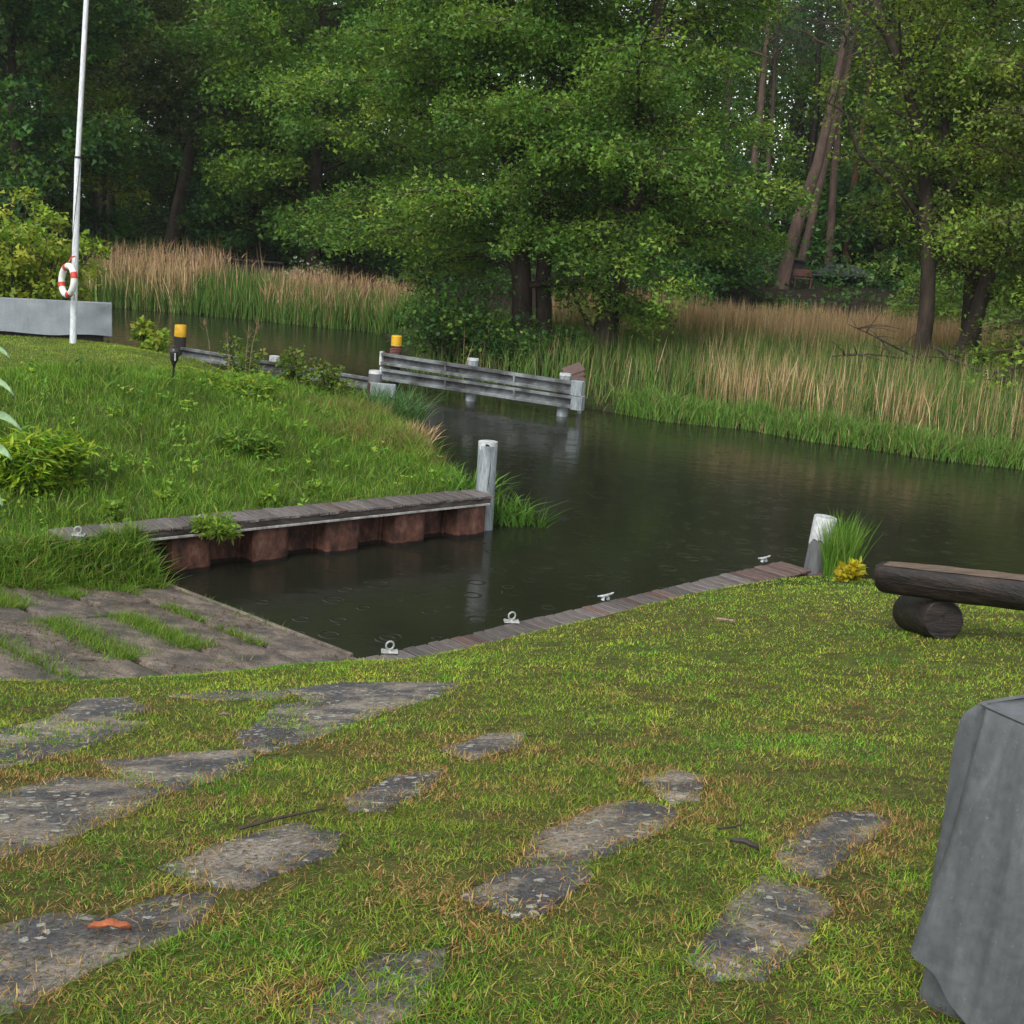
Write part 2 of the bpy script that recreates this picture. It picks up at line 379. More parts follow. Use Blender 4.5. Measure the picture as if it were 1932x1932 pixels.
# ------------------------------------------------------------------ the lie of the land
A_ = np.array([-1.21, 10.45]); B_ = np.array([3.43, 15.06])            # right jetty, water edge
L_ = np.array([-4.89, 13.23]); N_ = np.array([-.29, 17.11])            # left quay, water edge
dR = (B_ - A_) / np.linalg.norm(B_ - A_); nR = np.array([dR[1], -dR[0]])   # nR: towards the lawn
dL = (N_ - L_) / np.linalg.norm(N_ - L_); nL = np.array([-dL[1], dL[0]])   # nL: towards the mound
DECK_Z = .5; QUAY_Z = .6
WATER_POLY = [tuple(A_ + nR * .22 - dR * .3), tuple(B_ + nR * .22), (4.35, 14.9), (5.5, 14.3), (8, 13.2), (14, 11.6), (40, 6), (90, -5), (90, 10),
    (40, 20), (20, 24.4), (11.15, 26.7), (9.4, 27.0), (8.1, 27.8), (6.8, 28.3), (5.4, 29.4), (3.5, 29.6), (2.4, 30.4), (1.2, 31.0), (0, 31.3), (-1.5, 32.4), (-3.0, 33.6), (-3.7, 36),
    (-4.2, 41), (-5.5, 46.5), (-8, 46.9), (-11, 47.8), (-16, 48.3), (-30, 50), (-90, 58), (-90, 46), (-40, 39), (-14, 31.5), (-8.4, 29.2), (-3.4, 26.7), (-2.6, 25),
    (-1.9, 22.8), (-1.0, 20.2), (-.5, 18.5), tuple(N_ + nL * .42 - dL * .05), tuple(L_ + nL * .42), (-4.95, 13.2), (-4.5, 12.9), (-1.7, 11.0)]
# boat ramp: a plane rising from the water line, coordinates (along, up)
RW = np.array([-1.50, 11.76]); RW2 = np.array([-4.16, 13.79])
rt_ = (RW2 - RW) / np.linalg.norm(RW2 - RW); ru_ = np.array([-rt_[1], rt_[0]])
if ru_[1] > 0: ru_ = -ru_
R_SL = .16
def ramp_xy(a, t): return RW + rt_ * a + ru_ * t
RAMP_POLY = [tuple(ramp_xy(a, t)) for a, t in ((-.75, -2.2), (3.55, -2.2), (3.45, -.1), (4.1, 1.3), (5.3, 3.4), (5.5, 4.2), (-.9, 4.2), (-1.0, 1.2))]
LAWN_PTS = np.array([(0, 0, 2.86), (-4, 0, 2.9), (4, 0, 2.9), (0, -4, 3.1), (-5, -4, 3.1), (6, -4, 3.1), (0, 2.25, 2.77), (-1.05, 2.4, 2.66), (-4, 3, 2.55), (1.15, 2.35, 2.8), (4, 3, 2.75),
    (0, 5, 2.14), (-2.1, 5, 1.98), (2.2, 5, 2.3), (-7, 6, 1.9), (7, 5, 2.5), (-6, 8, 1.25), (-3.45, 8.0, 1.14), (-2.5, 8.5, 1.0), (-1.40, 9.0, .97), (-1.09, 9.7, .76), (-.22, 10.5, .72),
    (.77, 11.4, .74), (1.95, 12.5, .74), (3.15, 13.5, .66), (4.1, 13.5, .73), (5.45, 12.4, .93), (3.12, 8.6, 1.67), (0, 8, 1.42), (1.5, 8, 1.56), (1.5, 10, 1.18), (3.2, 11.5, 1.13), (6.5, 9, 1.7), (10, 8, 1.6), (12, 4, 2.4)], float)
def _tps(d2): return np.where(d2 > 1e-12, .5 * d2 * np.log(np.maximum(d2, 1e-12)), 0)
_n = len(LAWN_PTS); _X = LAWN_PTS[:, :2]
_K = _tps(((_X[:, None] - _X[None]) ** 2).sum(-1)) + np.eye(_n) * .15
_P = np.hstack([np.ones((_n, 1)), _X]); _Am = np.block([[_K, _P], [_P.T, np.zeros((3, 3))]])
_W = np.linalg.solve(_Am, np.concatenate([LAWN_PTS[:, 2], np.zeros(3)]))
def lawn_z(x, y):
    xc, yc = np.clip(x, -11, 13), np.clip(y, -5, 16)
    r = _W[_n] + _W[_n + 1] * xc + _W[_n + 2] * yc
    for k in range(_n): r = r + _W[k] * _tps((xc - _X[k, 0]) ** 2 + (yc - _X[k, 1]) ** 2)
    return np.clip(r, .4, 3.2)
def terrain(x, y):
    x = np.asarray(x, float); y = np.asarray(y, float)
    sd = -sdf(x, y, WATER_POLY)                      # >0 on land
    # near lawn
    z1 = lawn_z(x, y)
    dist = (x - A_[0]) * nR[0] + (y - A_[1]) * nR[1]
    alongR = (x - A_[0]) * dR[0] + (y - A_[1]) * dR[1]
    z1 = np.where(alongR > -.6, np.minimum(z1, .46 + .75 * np.maximum(0, dist - .45)), z1)
    z1 = np.minimum(z1, .15 + .9 * np.maximum(sd, 0) + np.where(alongR > 6.9, 0, 5))
    z1 = z1 + .02 * (fbm(x * 1.3, y * 1.3, 3) - .5)
    # left mound
    z2 = .12 + .38 * ss(0, .7, sd) + 1.08 * ss(.6, 5.4, sd) + (.10 * (fbm(x * .8, y * .8, 5) - .5) + .16 * (fbm(x * 1.9, y * 1.9, 15) - .5) * ss(5.5, 3.5, sd)) * ss(.8, 2, sd)
    dl = (x - L_[0]) * nL[0] + (y - L_[1]) * nL[1]; al = (x - L_[0]) * dL[0] + (y - L_[1]) * dL[1]
    z2 = np.where((dl < .95) & (al > -1.2) & (al < 6.3), np.minimum(z2, .54), z2)
    # far banks
    rise = .9 + 1.0 * ss(-8, 3, x)
    z3 = .08 + .32 * ss(0, 1.5, sd) + .25 * ss(2, 9, sd) + rise * ss(48, 61, y - .12 * np.abs(x)) * 1.0 + .12 * (fbm(x * .5, y * .5, 9) - .5) * ss(.5, 2, sd)
    far = (y > 33) | (x > -3.3) & (y > 24)
    far = far & ~((x < -3.2) & (y < 40) & (x * .28 + y < 34))
    side = (x - ramp_xy(2.4, 0)[0]) * rt_[0] + (y - ramp_xy(2.4, 0)[1]) * rt_[1]
    wl_ = ss(-1.2, 2.6, side + 0 * x)
    wl_ = np.where((y > 14.2) & (x < .6), 1., wl_); wl_ = np.where((x > -1.2) & (y < 14.2 + 0 * x), 0., wl_)
    wl_ = np.where(x > .6, 0., wl_)
    land = np.where(far, z3, z1 * (1 - wl_) + z2 * wl_)
    # ramp
    a = (x - RW[0]) * rt_[0] + (y - RW[1]) * rt_[1]; t = (x - RW[0]) * ru_[0] + (y - RW[1]) * ru_[1]
    zr = R_SL * t - .05
    rs = sdf(x, y, RAMP_POLY)
    bed = -1.3 * ss(0, 1.6, -sd) - .12
    z = np.where(sd > 0, land, bed)
    w = ss(-.75, .05, rs)
    w = np.where((dl > -.05) & (al > -.6), 0, w)
    w = np.where((dist > .1) & (alongR > -.2), 0, w)
    z = z * (1 - w) + zr * w
    zb_ = np.maximum(zr, -.08); vb = zb_ + (.53 - zb_) * ss(-.6, -.02, dl)
    w2 = ss(1.0, .75, al) * ss(-3., -2.2, al) * ss(-.8, -.55, dl) * ((dl < .6) & (x < -3) & (y < 15.5))
    return z * (1 - w2) + np.maximum(z, vb) * w2
def onground(px, py, tmax=140):
    d = ray(px, py); o = np.array([0, 0, CAM_H])
    t = np.concatenate([np.linspace(1., 30, 1200), np.linspace(30.05, tmax, 800)])
    P = o + t[:, None] * d
    h = P[:, 2] - terrain(P[:, 0], P[:, 1])
    i = np.argmax(h < 0)
    if h[i] >= 0: return P[-1]
    f = h[i - 1] / (h[i - 1] - h[i]) if i else 0
    return P[i - 1] * (1 - f) + P[i] * f if i else P[0]

def grow_axis(a, b, step, end, g):
    r = list(np.arange(a, b, step)); s = step
    while r[-1] < end: s *= g; r.append(r[-1] + s)
    return r
ys = grow_axis(-1, 20, .22, 20.1, 1.0) ; ys = ys + [v for v in grow_axis(ys[-1] + .25, 52, .3, 300, 1.12)]
xp = grow_axis(0, 7, .22, 20, 1.06); xp = xp + [v for v in grow_axis(xp[-1] + .5, xp[-1] + 8, .6, 260, 1.14)]
xs = [-v for v in reversed(xp[1:])] + xp
ys = [-30, -12, -5, -2.5] + ys
GX, GY = np.meshgrid(np.array(xs), np.array(ys))
GZ = terrain(GX, GY)
nx, ny = len(xs), len(ys)
vid = np.arange(nx * ny).reshape(ny, nx)
fq = np.stack([vid[:-1, :-1].ravel(), vid[:-1, 1:].ravel(), vid[1:, 1:].ravel(), vid[1:, :-1].ravel()], 1)
gx, gy, gz = GX.ravel(), GY.ravel(), GZ.ravel()
nz1 = fbm(gx * .7, gy * .7, 21)[:, None]
c_lawn = np.array([.075, .105, .018]) * (1 - nz1) + np.array([.085, .078, .024]) * nz1
c_bank = np.array([.03, .045, .012]); c_bed = np.array([.02, .019, .012]); c_forest = np.array([.022, .017, .012])
gsd = -sdf(gx, gy, WATER_POLY)
gc = np.where((gy < 13)[:, None] & (gx > -4.5)[:, None], c_lawn, c_bank[None]); gc = np.where(((gy < 30) & (gx < 0) & (gy > 13))[:, None], np.array([[.07, .10, .02]]), gc); gc = np.where(((gy > 44) & (gx > -3) | (gy > 52))[:, None], c_forest[None], gc)
gc = np.where((gsd < .05)[:, None], c_bed[None], gc)
ground = link('ground', arr_mesh('ground', np.stack([gx, gy, gz], 1), fq, gc), SOIL)
tag(ground, 'grassy ground sloping down to the water and rising to the wood', kind='structure')
w = MB().add([(-95, 4, 0), (95, -8, 0), (95, 62, 0), (-95, 62, 0)], [(0, 1, 2, 3)]).build('water', WATER)
tag(w, 'dark green rain-dimpled river water', kind='structure')

# ------------------------------------------------------------------ blades, leaves, trees: mesh makers
def blades(name, rng, P, h, w, lean, bend, colr, segs=2, mat=None, label=None, tipc=None, parent=None, kind='stuff', cat=None):
    N = len(P)
    yaw = rng.uniform(0, 2 * np.pi, N); ld = rng.uniform(0, 2 * np.pi, N)
    W = np.stack([np.cos(yaw), np.sin(yaw), np.zeros(N)], 1) * (w / 2)[:, None]
    D = np.stack([np.cos(ld), np.sin(ld), np.zeros(N)], 1)
    def at(s):
        q = P + D * (h * (lean * s + bend * s * s))[:, None]; q = q.copy(); q[:, 2] += h * (s - .4 * np.clip(bend, 0, 1.2) * s * s); return q
    if tipc is None: tipc = colr
    if segs == 1:
        vs = np.stack([P - W, P + W, at(1.)], 1); cs = np.stack([colr, colr, tipc], 1); tri = np.array([[0, 1, 2]]); k = 3
    elif segs == 2:
        m = at(.55); vs = np.stack([P - W * .8, P + W * .8, m - W, m + W, at(1.)], 1); cm = (colr + tipc) / 2
        cs = np.stack([colr, colr, cm, cm, tipc], 1); tri = np.array([[0, 1, 3], [0, 3, 2], [2, 3, 4]]); k = 5
    else:
        m = at(.38); m2 = at(.74); vs = np.stack([P - W * .7, P + W * .7, m - W, m + W, m2 - W * .8, m2 + W * .8, at(1.)], 1)
        c1 = colr * .66 + tipc * .34; c2 = colr * .33 + tipc * .67
        cs = np.stack([colr, colr, c1, c1, c2, c2, tipc], 1); tri = np.array([[0, 1, 3], [0, 3, 2], [2, 3, 5], [2, 5, 4], [4, 5, 6]]); k = 7
    F = (np.arange(N)[:, None, None] * k + tri[None]).reshape(-1, 3)
    off = np.array(wloc(parent)) if parent is not None else 0
    o = link(name, arr_mesh(name, vs.reshape(-1, 3) - off, F, cs.reshape(-1, 3)), mat or GRASS, parent)
    tag(o, label, cat, kind=kind); return o

def vary(rng, cols, wts, N, amp=.25):
    cols = np.array(cols); i = rng.choice(len(cols), N, p=np.array(wts) / np.sum(wts))
    return cols[i] * rng.uniform(1 - amp, 1 + amp, (N, 1)) * rng.uniform(.93, 1.07, (N, 3))

def leaves(rng, C, O, R, n, size, cols, wts, tri=False, flat=.42, droop=.3, tilt=.8, aspect=.36):
    N = len(C); idx = np.repeat(np.arange(N), n); M = len(idx)
    upv = np.array([0, 0, 1.]); O = O.copy(); O[:, 2] *= .3; O /= np.linalg.norm(O, axis=1)[:, None] + 1e-9
    S = np.cross(upv, O); Ro = (R if np.ndim(R) else np.full(N, R)) * rng.uniform(.75, 1.25, N)
    th = rng.uniform(0, 2 * np.pi, M); rr = np.sqrt(rng.uniform(0, 1, M)); a, b = rr * np.cos(th) * 1.25, rr * np.sin(th)
    Rm = Ro[idx][:, None]
    P = C[idx] + O[idx] * a[:, None] * Rm + S[idx] * b[:, None] * Rm + upv * (rng.normal(0, flat, (M, 1)) - droop * (a * a + b * b)[:, None] + .1) * Rm
    nrm = upv + rng.normal(0, tilt, (M, 3)); nrm /= np.linalg.norm(nrm, axis=1)[:, None]
    d = O[idx] * .6 + rng.normal(0, .8, (M, 3)); d -= nrm * (d * nrm).sum(1)[:, None]; d /= np.linalg.norm(d, axis=1)[:, None] + 1e-9
    wv = np.cross(nrm, d); s = (size * rng.uniform(.55, 1.5, M))[:, None]
    cc = vary(rng, cols, wts, N, .18)[idx] * rng.uniform(.75, 1.25, (M, 1))
    if tri:
        vs = np.stack([P - wv * s * aspect, P + wv * s * aspect, P + d * s], 1); k = 3; T = np.array([[0, 1, 2]])
    else:
        h = nrm * s * .07
        vs = np.stack([P, P + d * s * .5 + wv * s * aspect + h, P + d * s, P + d * s * .5 - wv * s * aspect + h], 1); k = 4; T = np.array([[0, 1, 2], [0, 2, 3]])
    F = (np.arange(M)[:, None, None] * k + T[None]).reshape(-1, 3)
    return vs.reshape(-1, 3), F, np.repeat(cc, k, 0)

def tubes_mesh(name, tubes, sides=6):
    VS, FS, n0 = [], [], 0
    for pts, rad in tubes:
        pts = np.asarray(pts, float); K = len(pts); rad = np.broadcast_to(rad, (K,))
        t = np.gradient(pts, axis=0); t /= np.linalg.norm(t, axis=1)[:, None] + 1e-9
        ref = np.array([1., 0, 0]) if abs(t[0, 0]) < .8 else np.array([0, 1., 0])
        a = ref - t * (t @ ref)[:, None]; a /= np.linalg.norm(a, axis=1)[:, None] + 1e-9; b = np.cross(t, a)
        sd = sides if rad[0] > .04 else 4
        an = np.arange(sd) * 2 * np.pi / sd
        ring = pts[:, None] + (a[:, None] * np.cos(an)[None, :, None] + b[:, None] * np.sin(an)[None, :, None]) * rad[:, None, None]
        VS.append(ring.reshape(-1, 3))
        i = np.arange(K - 1)[:, None] * sd; k = np.arange(sd)[None]; k2 = (k + 1) % sd
        FS.append(np.stack([i + k, i + k2, i + sd + k2, i + sd + k], -1).reshape(-1, 4) + n0); n0 += K * sd
    return arr_mesh(name, np.concatenate(VS), np.concatenate(FS))

def resample(pts, n):
    pts = np.asarray(pts, float); L = np.concatenate([[0], np.cumsum(np.linalg.norm(np.diff(pts, axis=0), axis=1))])
    t = np.linspace(0, L[-1], n); return np.stack([np.interp(t, L, pts[:, k]) for k in range(3)], 1)

def grow(rng, trunk, r0, r1, n_limb, t0, Rfun, elev=(.75, .3), droop=.42, sub=8, step=.42, bare=.14, jitter=.06, bias=None, tl=1.0):
    tr = resample(trunk, 26); tr[3:, :2] += np.cumsum(rng.normal(0, jitter * .25, (23, 2)), 0)
    rad = r0 * (1 - np.linspace(0, 1, 26)) ** .8 + r1; rad[0] *= 1.35; rad[1] *= 1.12
    tubes = [(tr, rad)]; C, O = [], []
    for k in range(n_limb):
        t = t0 + (tl - t0) * (k + rng.uniform(0, 1)) / n_limb; f = t * 25; i = min(int(f), 24); p = tr[i] + (tr[i + 1] - tr[i]) * (f - i)
        az = k * 2.39996 + rng.uniform(-.5, .5)
        if bias is not None and rng.uniform() < bias[1]: az = bias[0] + rng.normal(0, .7)
        L = Rfun(t) * rng.uniform(.65, 1.12); e = np.clip(elev[0] * t + elev[1] * (1 - t) + rng.normal(0, .2), -.3, 1.1)
        dh = np.array([math.cos(az), math.sin(az), 0]); s = np.linspace(0, 1, 7)
        bend = rng.normal(0, .15); side = np.array([-dh[1], dh[0], 0])
        q = p + dh * (s * L)[:, None] + side * (bend * s * s * L)[:, None]; q[:, 2] += L * (math.tan(e) * s - droop * s * s)
        q[1:] += np.cumsum(rng.normal(0, .028 * L, (6, 3)), 0)
        rl = max(.012, rad[i] * .34); tubes.append((q, rl * (1 - .85 * s) + .004))
        ns = max(2, int(sub * L / 3 + .5))
        for j in range(ns):
            sj = bare + (1 - bare) * (j + rng.uniform(.1, .9)) / ns; f2 = sj * 6; i2 = min(int(f2), 5); pp = q[i2] + (q[i2 + 1] - q[i2]) * (f2 - i2)
            sg = 1 if j % 2 else -1; a2 = az + sg * rng.uniform(.5, 1.1); d2 = np.array([math.cos(a2), math.sin(a2), 0])
            l2 = (.18 + .38 * (1 - sj)) * L * rng.uniform(.7, 1.2) + .25 * min(1, L / 2); s2 = np.linspace(0, 1, 4)
            q2 = pp + d2 * (s2 * l2)[:, None]; q2[:, 2] += l2 * (rng.uniform(-.05, .35) * s2 - .3 * s2 * s2)
            tubes.append((q2, rl * .3 * (1 - .8 * s2) + .003))
            m = max(1, int(l2 / step))
            for w_ in range(m):
                sw = (w_ + rng.uniform(.4, 1.)) / m; ff = min(sw, 1) * 3; i3 = min(int(ff), 2)
                C.append(q2[i3] + (q2[i3 + 1] - q2[i3]) * (ff - i3)); O.append(d2)
        C.append(q[-1]); O.append(dh)
    return tubes, np.array(C), np.array(O)

ALDER = [(.07, .155, .024), (.125, .225, .032), (.205, .295, .042)]
def tree(name, label, base, trunk, r0, seed, n_limb, t0, Rfun, leaf=.11, per=26, R=.45, cols=ALDER, wts=(3, 3, 1), bark=None, group=None, tri=False, extra=None, cat='tree', **kw):
    rng = np.random.default_rng(seed)
    rt = empty(name, tuple(base), label, cat, group)
    lf = {k: kw.pop(k) for k in ('flat', 'droop_leaf', 'tilt', 'aspect') if k in kw}
    if 'droop_leaf' in lf: lf['droop'] = lf.pop('droop_leaf')
    off = np.array(base, float)
    tb, C, O = grow(rng, trunk, r0, .02, n_limb, t0, Rfun, **kw)
    if extra:
        for ex in extra:
            ex = dict(ex); tb2, C2, O2 = grow(rng, ex.pop('trunk'), ex.pop('r0'), .015, ex.pop('n_limb'), ex.pop('t0'), ex.pop('Rfun', Rfun), **{**kw, **ex})
            tb += tb2; C = np.concatenate([C, C2]); O = np.concatenate([O, O2])
    big = [(p - off, r) for p, r in tb]
    link('trunk', tubes_mesh('trunk', big, 8), bark or BARK, rt)
    v, f, c = leaves(rng, C - off, O, R, per, leaf, cols, wts, tri, **lf)
    cr_ = link('crown', arr_mesh('crown', v, f, c), LEAF, rt); cr_['kind'] = 'stuff'
    return rt

def copy_tree(o, parent=None):
    c = o.copy(); col.objects.link(c); c.parent = parent
    for ch in list(o.children): copy_tree(ch, c)
    return c

# ------------------------------------------------------------------ boat ramp and slab path
rg = random.Random(5)
def slab(name, outline, ztop, thick, mat, parent, drop=.012):
    """outline: plan points; top follows ztop(x, y); edge rounded down by drop"""
    off = wloc(parent); n = len(outline); c = np.mean(outline, 0)
    rings = [(1., -thick), (1., -drop), (.975, 0.), (.5, .002)]
    vs, fs = [], []
    for s, dz in rings:
        for p in outline:
            q = c + (np.array(p) - c) * s; vs.append(Vector((q[0], q[1], float(ztop(q[0], q[1])) + dz)) - off)
    vs.append(Vector((c[0], c[1], float(ztop(c[0], c[1])) + .002)) - off)
    for r in range(3):
        for k in range(n):
            k2 = (k + 1) % n; fs.append((r * n + k, r * n + k2, (r + 1) * n + k2, (r + 1) * n + k))
    for k in range(n): fs.append((3 * n + k, 3 * n + (k + 1) % n, 4 * n))
    me = bpy.data.meshes.new(name); me.from_pydata([tuple(v) for v in vs], [], fs); me.update()
    for p in me.polygons: p.use_smooth = True
    return link(name, me, mat, parent)
def rough_outline(pts, step, amp, rnd):
    out = []
    n = len(pts)
    for i in range(n):
        a, b = np.array(pts[i][:2], float), np.array(pts[(i + 1) % n][:2], float); L = np.linalg.norm(b - a); m = max(1, int(L / step))
        nn = np.array([-(b - a)[1], (b - a)[0]]) / (L + 1e-9)
        for k in range(m): out.append(a + (b - a) * k / m + nn * rnd.uniform(-amp, amp))
    return out
rampo = empty('boat_ramp', (*ramp_xy(2, 1), R_SL), 'wet concrete slab ramp running down into the slip', kind='structure')
rows = [(-1.6, .62), (.68, 1.36), (1.46, 2.16), (2.26, 3.0), (3.1, 3.9)]
for i, (t0, t1) in enumerate(rows):
    cuts = [-.72 + .1 * i, 1.9 + .5 * (i % 2), 3.5 + .48 * i] if i else [-.72, 3.5]
    for a0, a1 in zip(cuts[:-1], cuts[1:]):
        if a1 - a0 < .3: continue
        tilt = rg.uniform(-.012, .012); lift = rg.uniform(-.006, .01)
        o = rough_outline([ramp_xy(a0 + .02, t0), ramp_xy(a1 - .02, t0), ramp_xy(a1 - .02, t1), ramp_xy(a0 + .02, t1)], .25, .012, rg)
        slab('concrete_slab', o, lambda x, y: R_SL * ((x - RW[0]) * ru_[0] + (y - RW[1]) * ru_[1]) + lift + tilt * (((x - RW[0]) * rt_[0] + (y - RW[1]) * rt_[1]) - (a0 + a1) / 2), .12, CONC2, rampo, .006)
# low curb board along the lower edge at the water
mb = MB(); q0, q1 = ramp_xy(.0, .0), ramp_xy(3.45, .0)
mb.box(((q0[0] + q1[0]) / 2, (q0[1] + q1[1]) / 2, -.005), (np.linalg.norm(q1 - q0), .05, .09), Matrix.Rotation(math.atan2(*(q1 - q0)[::-1]), 3, 'Z'))
mb.build('ramp_edge', CONC2, rampo, .008)

SLABS = [
 [(-60, 1520), (0, 1505), (120, 1470), (245, 1478), (300, 1500), (230, 1530), (100, 1590), (0, 1612), (-60, 1625)],
 [(200, 1440), (330, 1425), (470, 1418), (455, 1445), (400, 1470), (330, 1490), (260, 1470)],
 [(455, 1382), (520, 1375), (545, 1390), (500, 1408), (465, 1404)],
 [(545, 1302), (640, 1290), (860, 1291), (840, 1310), (740, 1335), (660, 1365), (600, 1370), (570, 1348), (610, 1330)],
 [(110, 1352), (160, 1322), (240, 1317), (270, 1340), (200, 1362), (150, 1366)],
 [(660, 1510), (740, 1470), (835, 1455), (790, 1490), (730, 1525), (670, 1525)],
 [(845, 1415), (920, 1388), (985, 1385), (960, 1410), (890, 1432)],
 [(330, 1635), (450, 1590), (560, 1560), (630, 1578), (600, 1615), (520, 1640), (470, 1670), (400, 1660)],
 [(900, 1690), (1003, 1632), (1100, 1622), (1085, 1665), (1025, 1712), (985, 1724)],
 [(1012, 1620), (1024, 1578), (1140, 1526), (1200, 1515), (1262, 1530), (1250, 1560), (1140, 1608), (1100, 1616)],
 [(1225, 1475), (1275, 1456), (1322, 1470), (1310, 1505), (1270, 1513)],
 [(1480, 1600), (1540, 1572), (1572, 1541), (1640, 1536), (1668, 1555), (1600, 1592), (1550, 1650), (1500, 1640)],
 [(1320, 1800), (1400, 1700), (1440, 1662), (1530, 1690), (1548, 1720), (1490, 1780), (1440, 1830), (1360, 1836)],
 [(-70, 1775), (0, 1760), (100, 1736), (240, 1746), (290, 1760), (200, 1800), (130, 1830), (60, 1890), (-70, 1910)],
]
COVERED = [[(440, 1396), (520, 1330), (590, 1322), (680, 1362), (600, 1392), (500, 1424)], [(-50, 1390), (100, 1352), (290, 1362), (190, 1402), (60, 1440), (-50, 1460)],
 [(180, 1740), (300, 1690), (420, 1680), (380, 1740), (290, 1790), (210, 1795)], [(560, 1910), (700, 1800), (840, 1790), (850, 1840), (800, 1910), (640, 1970)], [(300, 1312), (420, 1303), (560, 1300), (540, 1318), (400, 1322)]]
path = empty('slab_path', tuple(onground(700, 1500)), 'old concrete slabs half sunk in the mown lawn', kind='structure')
SLAB_PLAN = []
for pts in SLABS:
    pl = [onground(*p)[:2] for p in pts]; SLAB_PLAN.append(pl)
    cg = np.mean(pl, 0); big = [p + (p - cg) / np.linalg.norm(p - cg) * .05 for p in pl]
    slab('paving_slab', rough_outline(big, .05, .008, rg), lambda x, y: terrain(x, y) + .007, .06, CONC, path, .008)
COVER_PLAN = []
for pts in COVERED:
    pl = [onground(*p)[:2] for p in pts]; COVER_PLAN.append(pl)
    slab('paving_slab', rough_outline(pl, .05, .008, rg), lambda x, y: terrain(x, y) + .004, .06, CONC, path, .006)

# ------------------------------------------------------------------ jetty (right) and quay (left)
def plank_mesh(seed, w, l, t):
    r = random.Random(seed); mb = MB(); mb.box((0, 0, 0), (w, l, t))
    mb.v = [(x + r.uniform(-.004, .004), y + r.uniform(-.012, .012), z + r.uniform(-.003, .003)) for x, y, z in mb.v]
    return mb.mesh('plank', bevel=.005)
def deck(parent, start, d, n_, s0, s1, pitch, length, red_from=None, z=DECK_Z, gaps=()):
    ms = [plank_mesh(i, pitch * .885, length, .036) for i in range(7)]; msr = [m.copy() for m in ms]
    for m in ms: m.materials.append(PLANK)
    for m in msr: m.materials.append(PLANKR)
    base = wloc(parent); ang = math.atan2(d[1], d[0]); k = 0; s = s0
    while s < s1:
        c = start + d * (s + pitch / 2) + n_ * (length / 2 + rg.uniform(-.008, .008))
        red = red_from is not None and s > red_from or rg.random() < .12
        o = link('plank', (msr if red else ms)[rg.randrange(7)], None, parent)
        o.location = Vector((c[0], c[1], z - .018 + rg.uniform(-.004, .004))) - base
        o.rotation_euler = (rg.uniform(-.008, .008), rg.uniform(-.008, .008), ang + (math.pi if rg.random() < .5 else 0) + rg.uniform(-.008, .008))
        s += pitch; k += 1
def beam_along(mb, start, d, n_, s0, s1, n0, n1, z0, z1):
    c = start + d * (s0 + s1) / 2 + n_ * (n0 + n1) / 2
    mb.box((c[0], c[1], (z0 + z1) / 2), (s1 - s0, abs(n1 - n0), z1 - z0), Matrix.Rotation(math.atan2(d[1], d[0]), 3, 'Z')); return mb

LR = float(np.linalg.norm(B_ - A_))
jetty = empty('plank_jetty', (A_[0], A_[1], .3), 'narrow plank jetty edging the near lawn, with two cleats and two ring bolts', 'jetty')
deck(jetty, A_, dR, nR, -.15, LR - .02, .143, .46, LR - 1.0)
beam_along(MB(), A_, dR, nR, -.12, LR - .03, .05, .13, .30, .462).build('bearer', BEAM, jetty, .006)
beam_along(MB(), A_, dR, nR, -.12, LR - .03, .36, .44, .30, .462).build('bearer', BEAM, jetty, .006)
beam_along(MB(), A_, dR, nR, -.12, LR - .05, .14, .2, -1.2, .40).build('retaining_wall', RUST, jetty, .006)
beam_along(MB(), A_, dR, nR, LR - 1.5, LR + .42, .485, .66, .36, .455).build('edge_beam', PLANKR, jetty, .008)

LL = float(np.linalg.norm(N_ - L_))
quay = empty('plank_quay', (L_[0], L_[1], .3), 'plank topped quay on rusty sheet piles below the grassy mound', 'quay')
deck(quay, L_, dL, nL, -.1, LL - .02, .143, .46, z=QUAY_Z)
beam_along(MB(), L_, dL, nL, .55, LL - .02, .012, .10, .495, .562).build('fascia_beam', BEAM, quay, .006)
beam_along(MB(), L_, dL, nL, -.1, .53, .012, .10, .495, .562).build('fascia_beam', BEAM, quay, .006)
beam_along(MB(), L_, dL, nL, .62, LL - .05, -.012, .11, .466, .492).build('steel_flange', FLANGE, quay, .003)
beam_along(MB(), L_, dL, nL, -.1, LL - .05, .36, .44, .40, .562).build('bearer', BEAM, quay, .006)
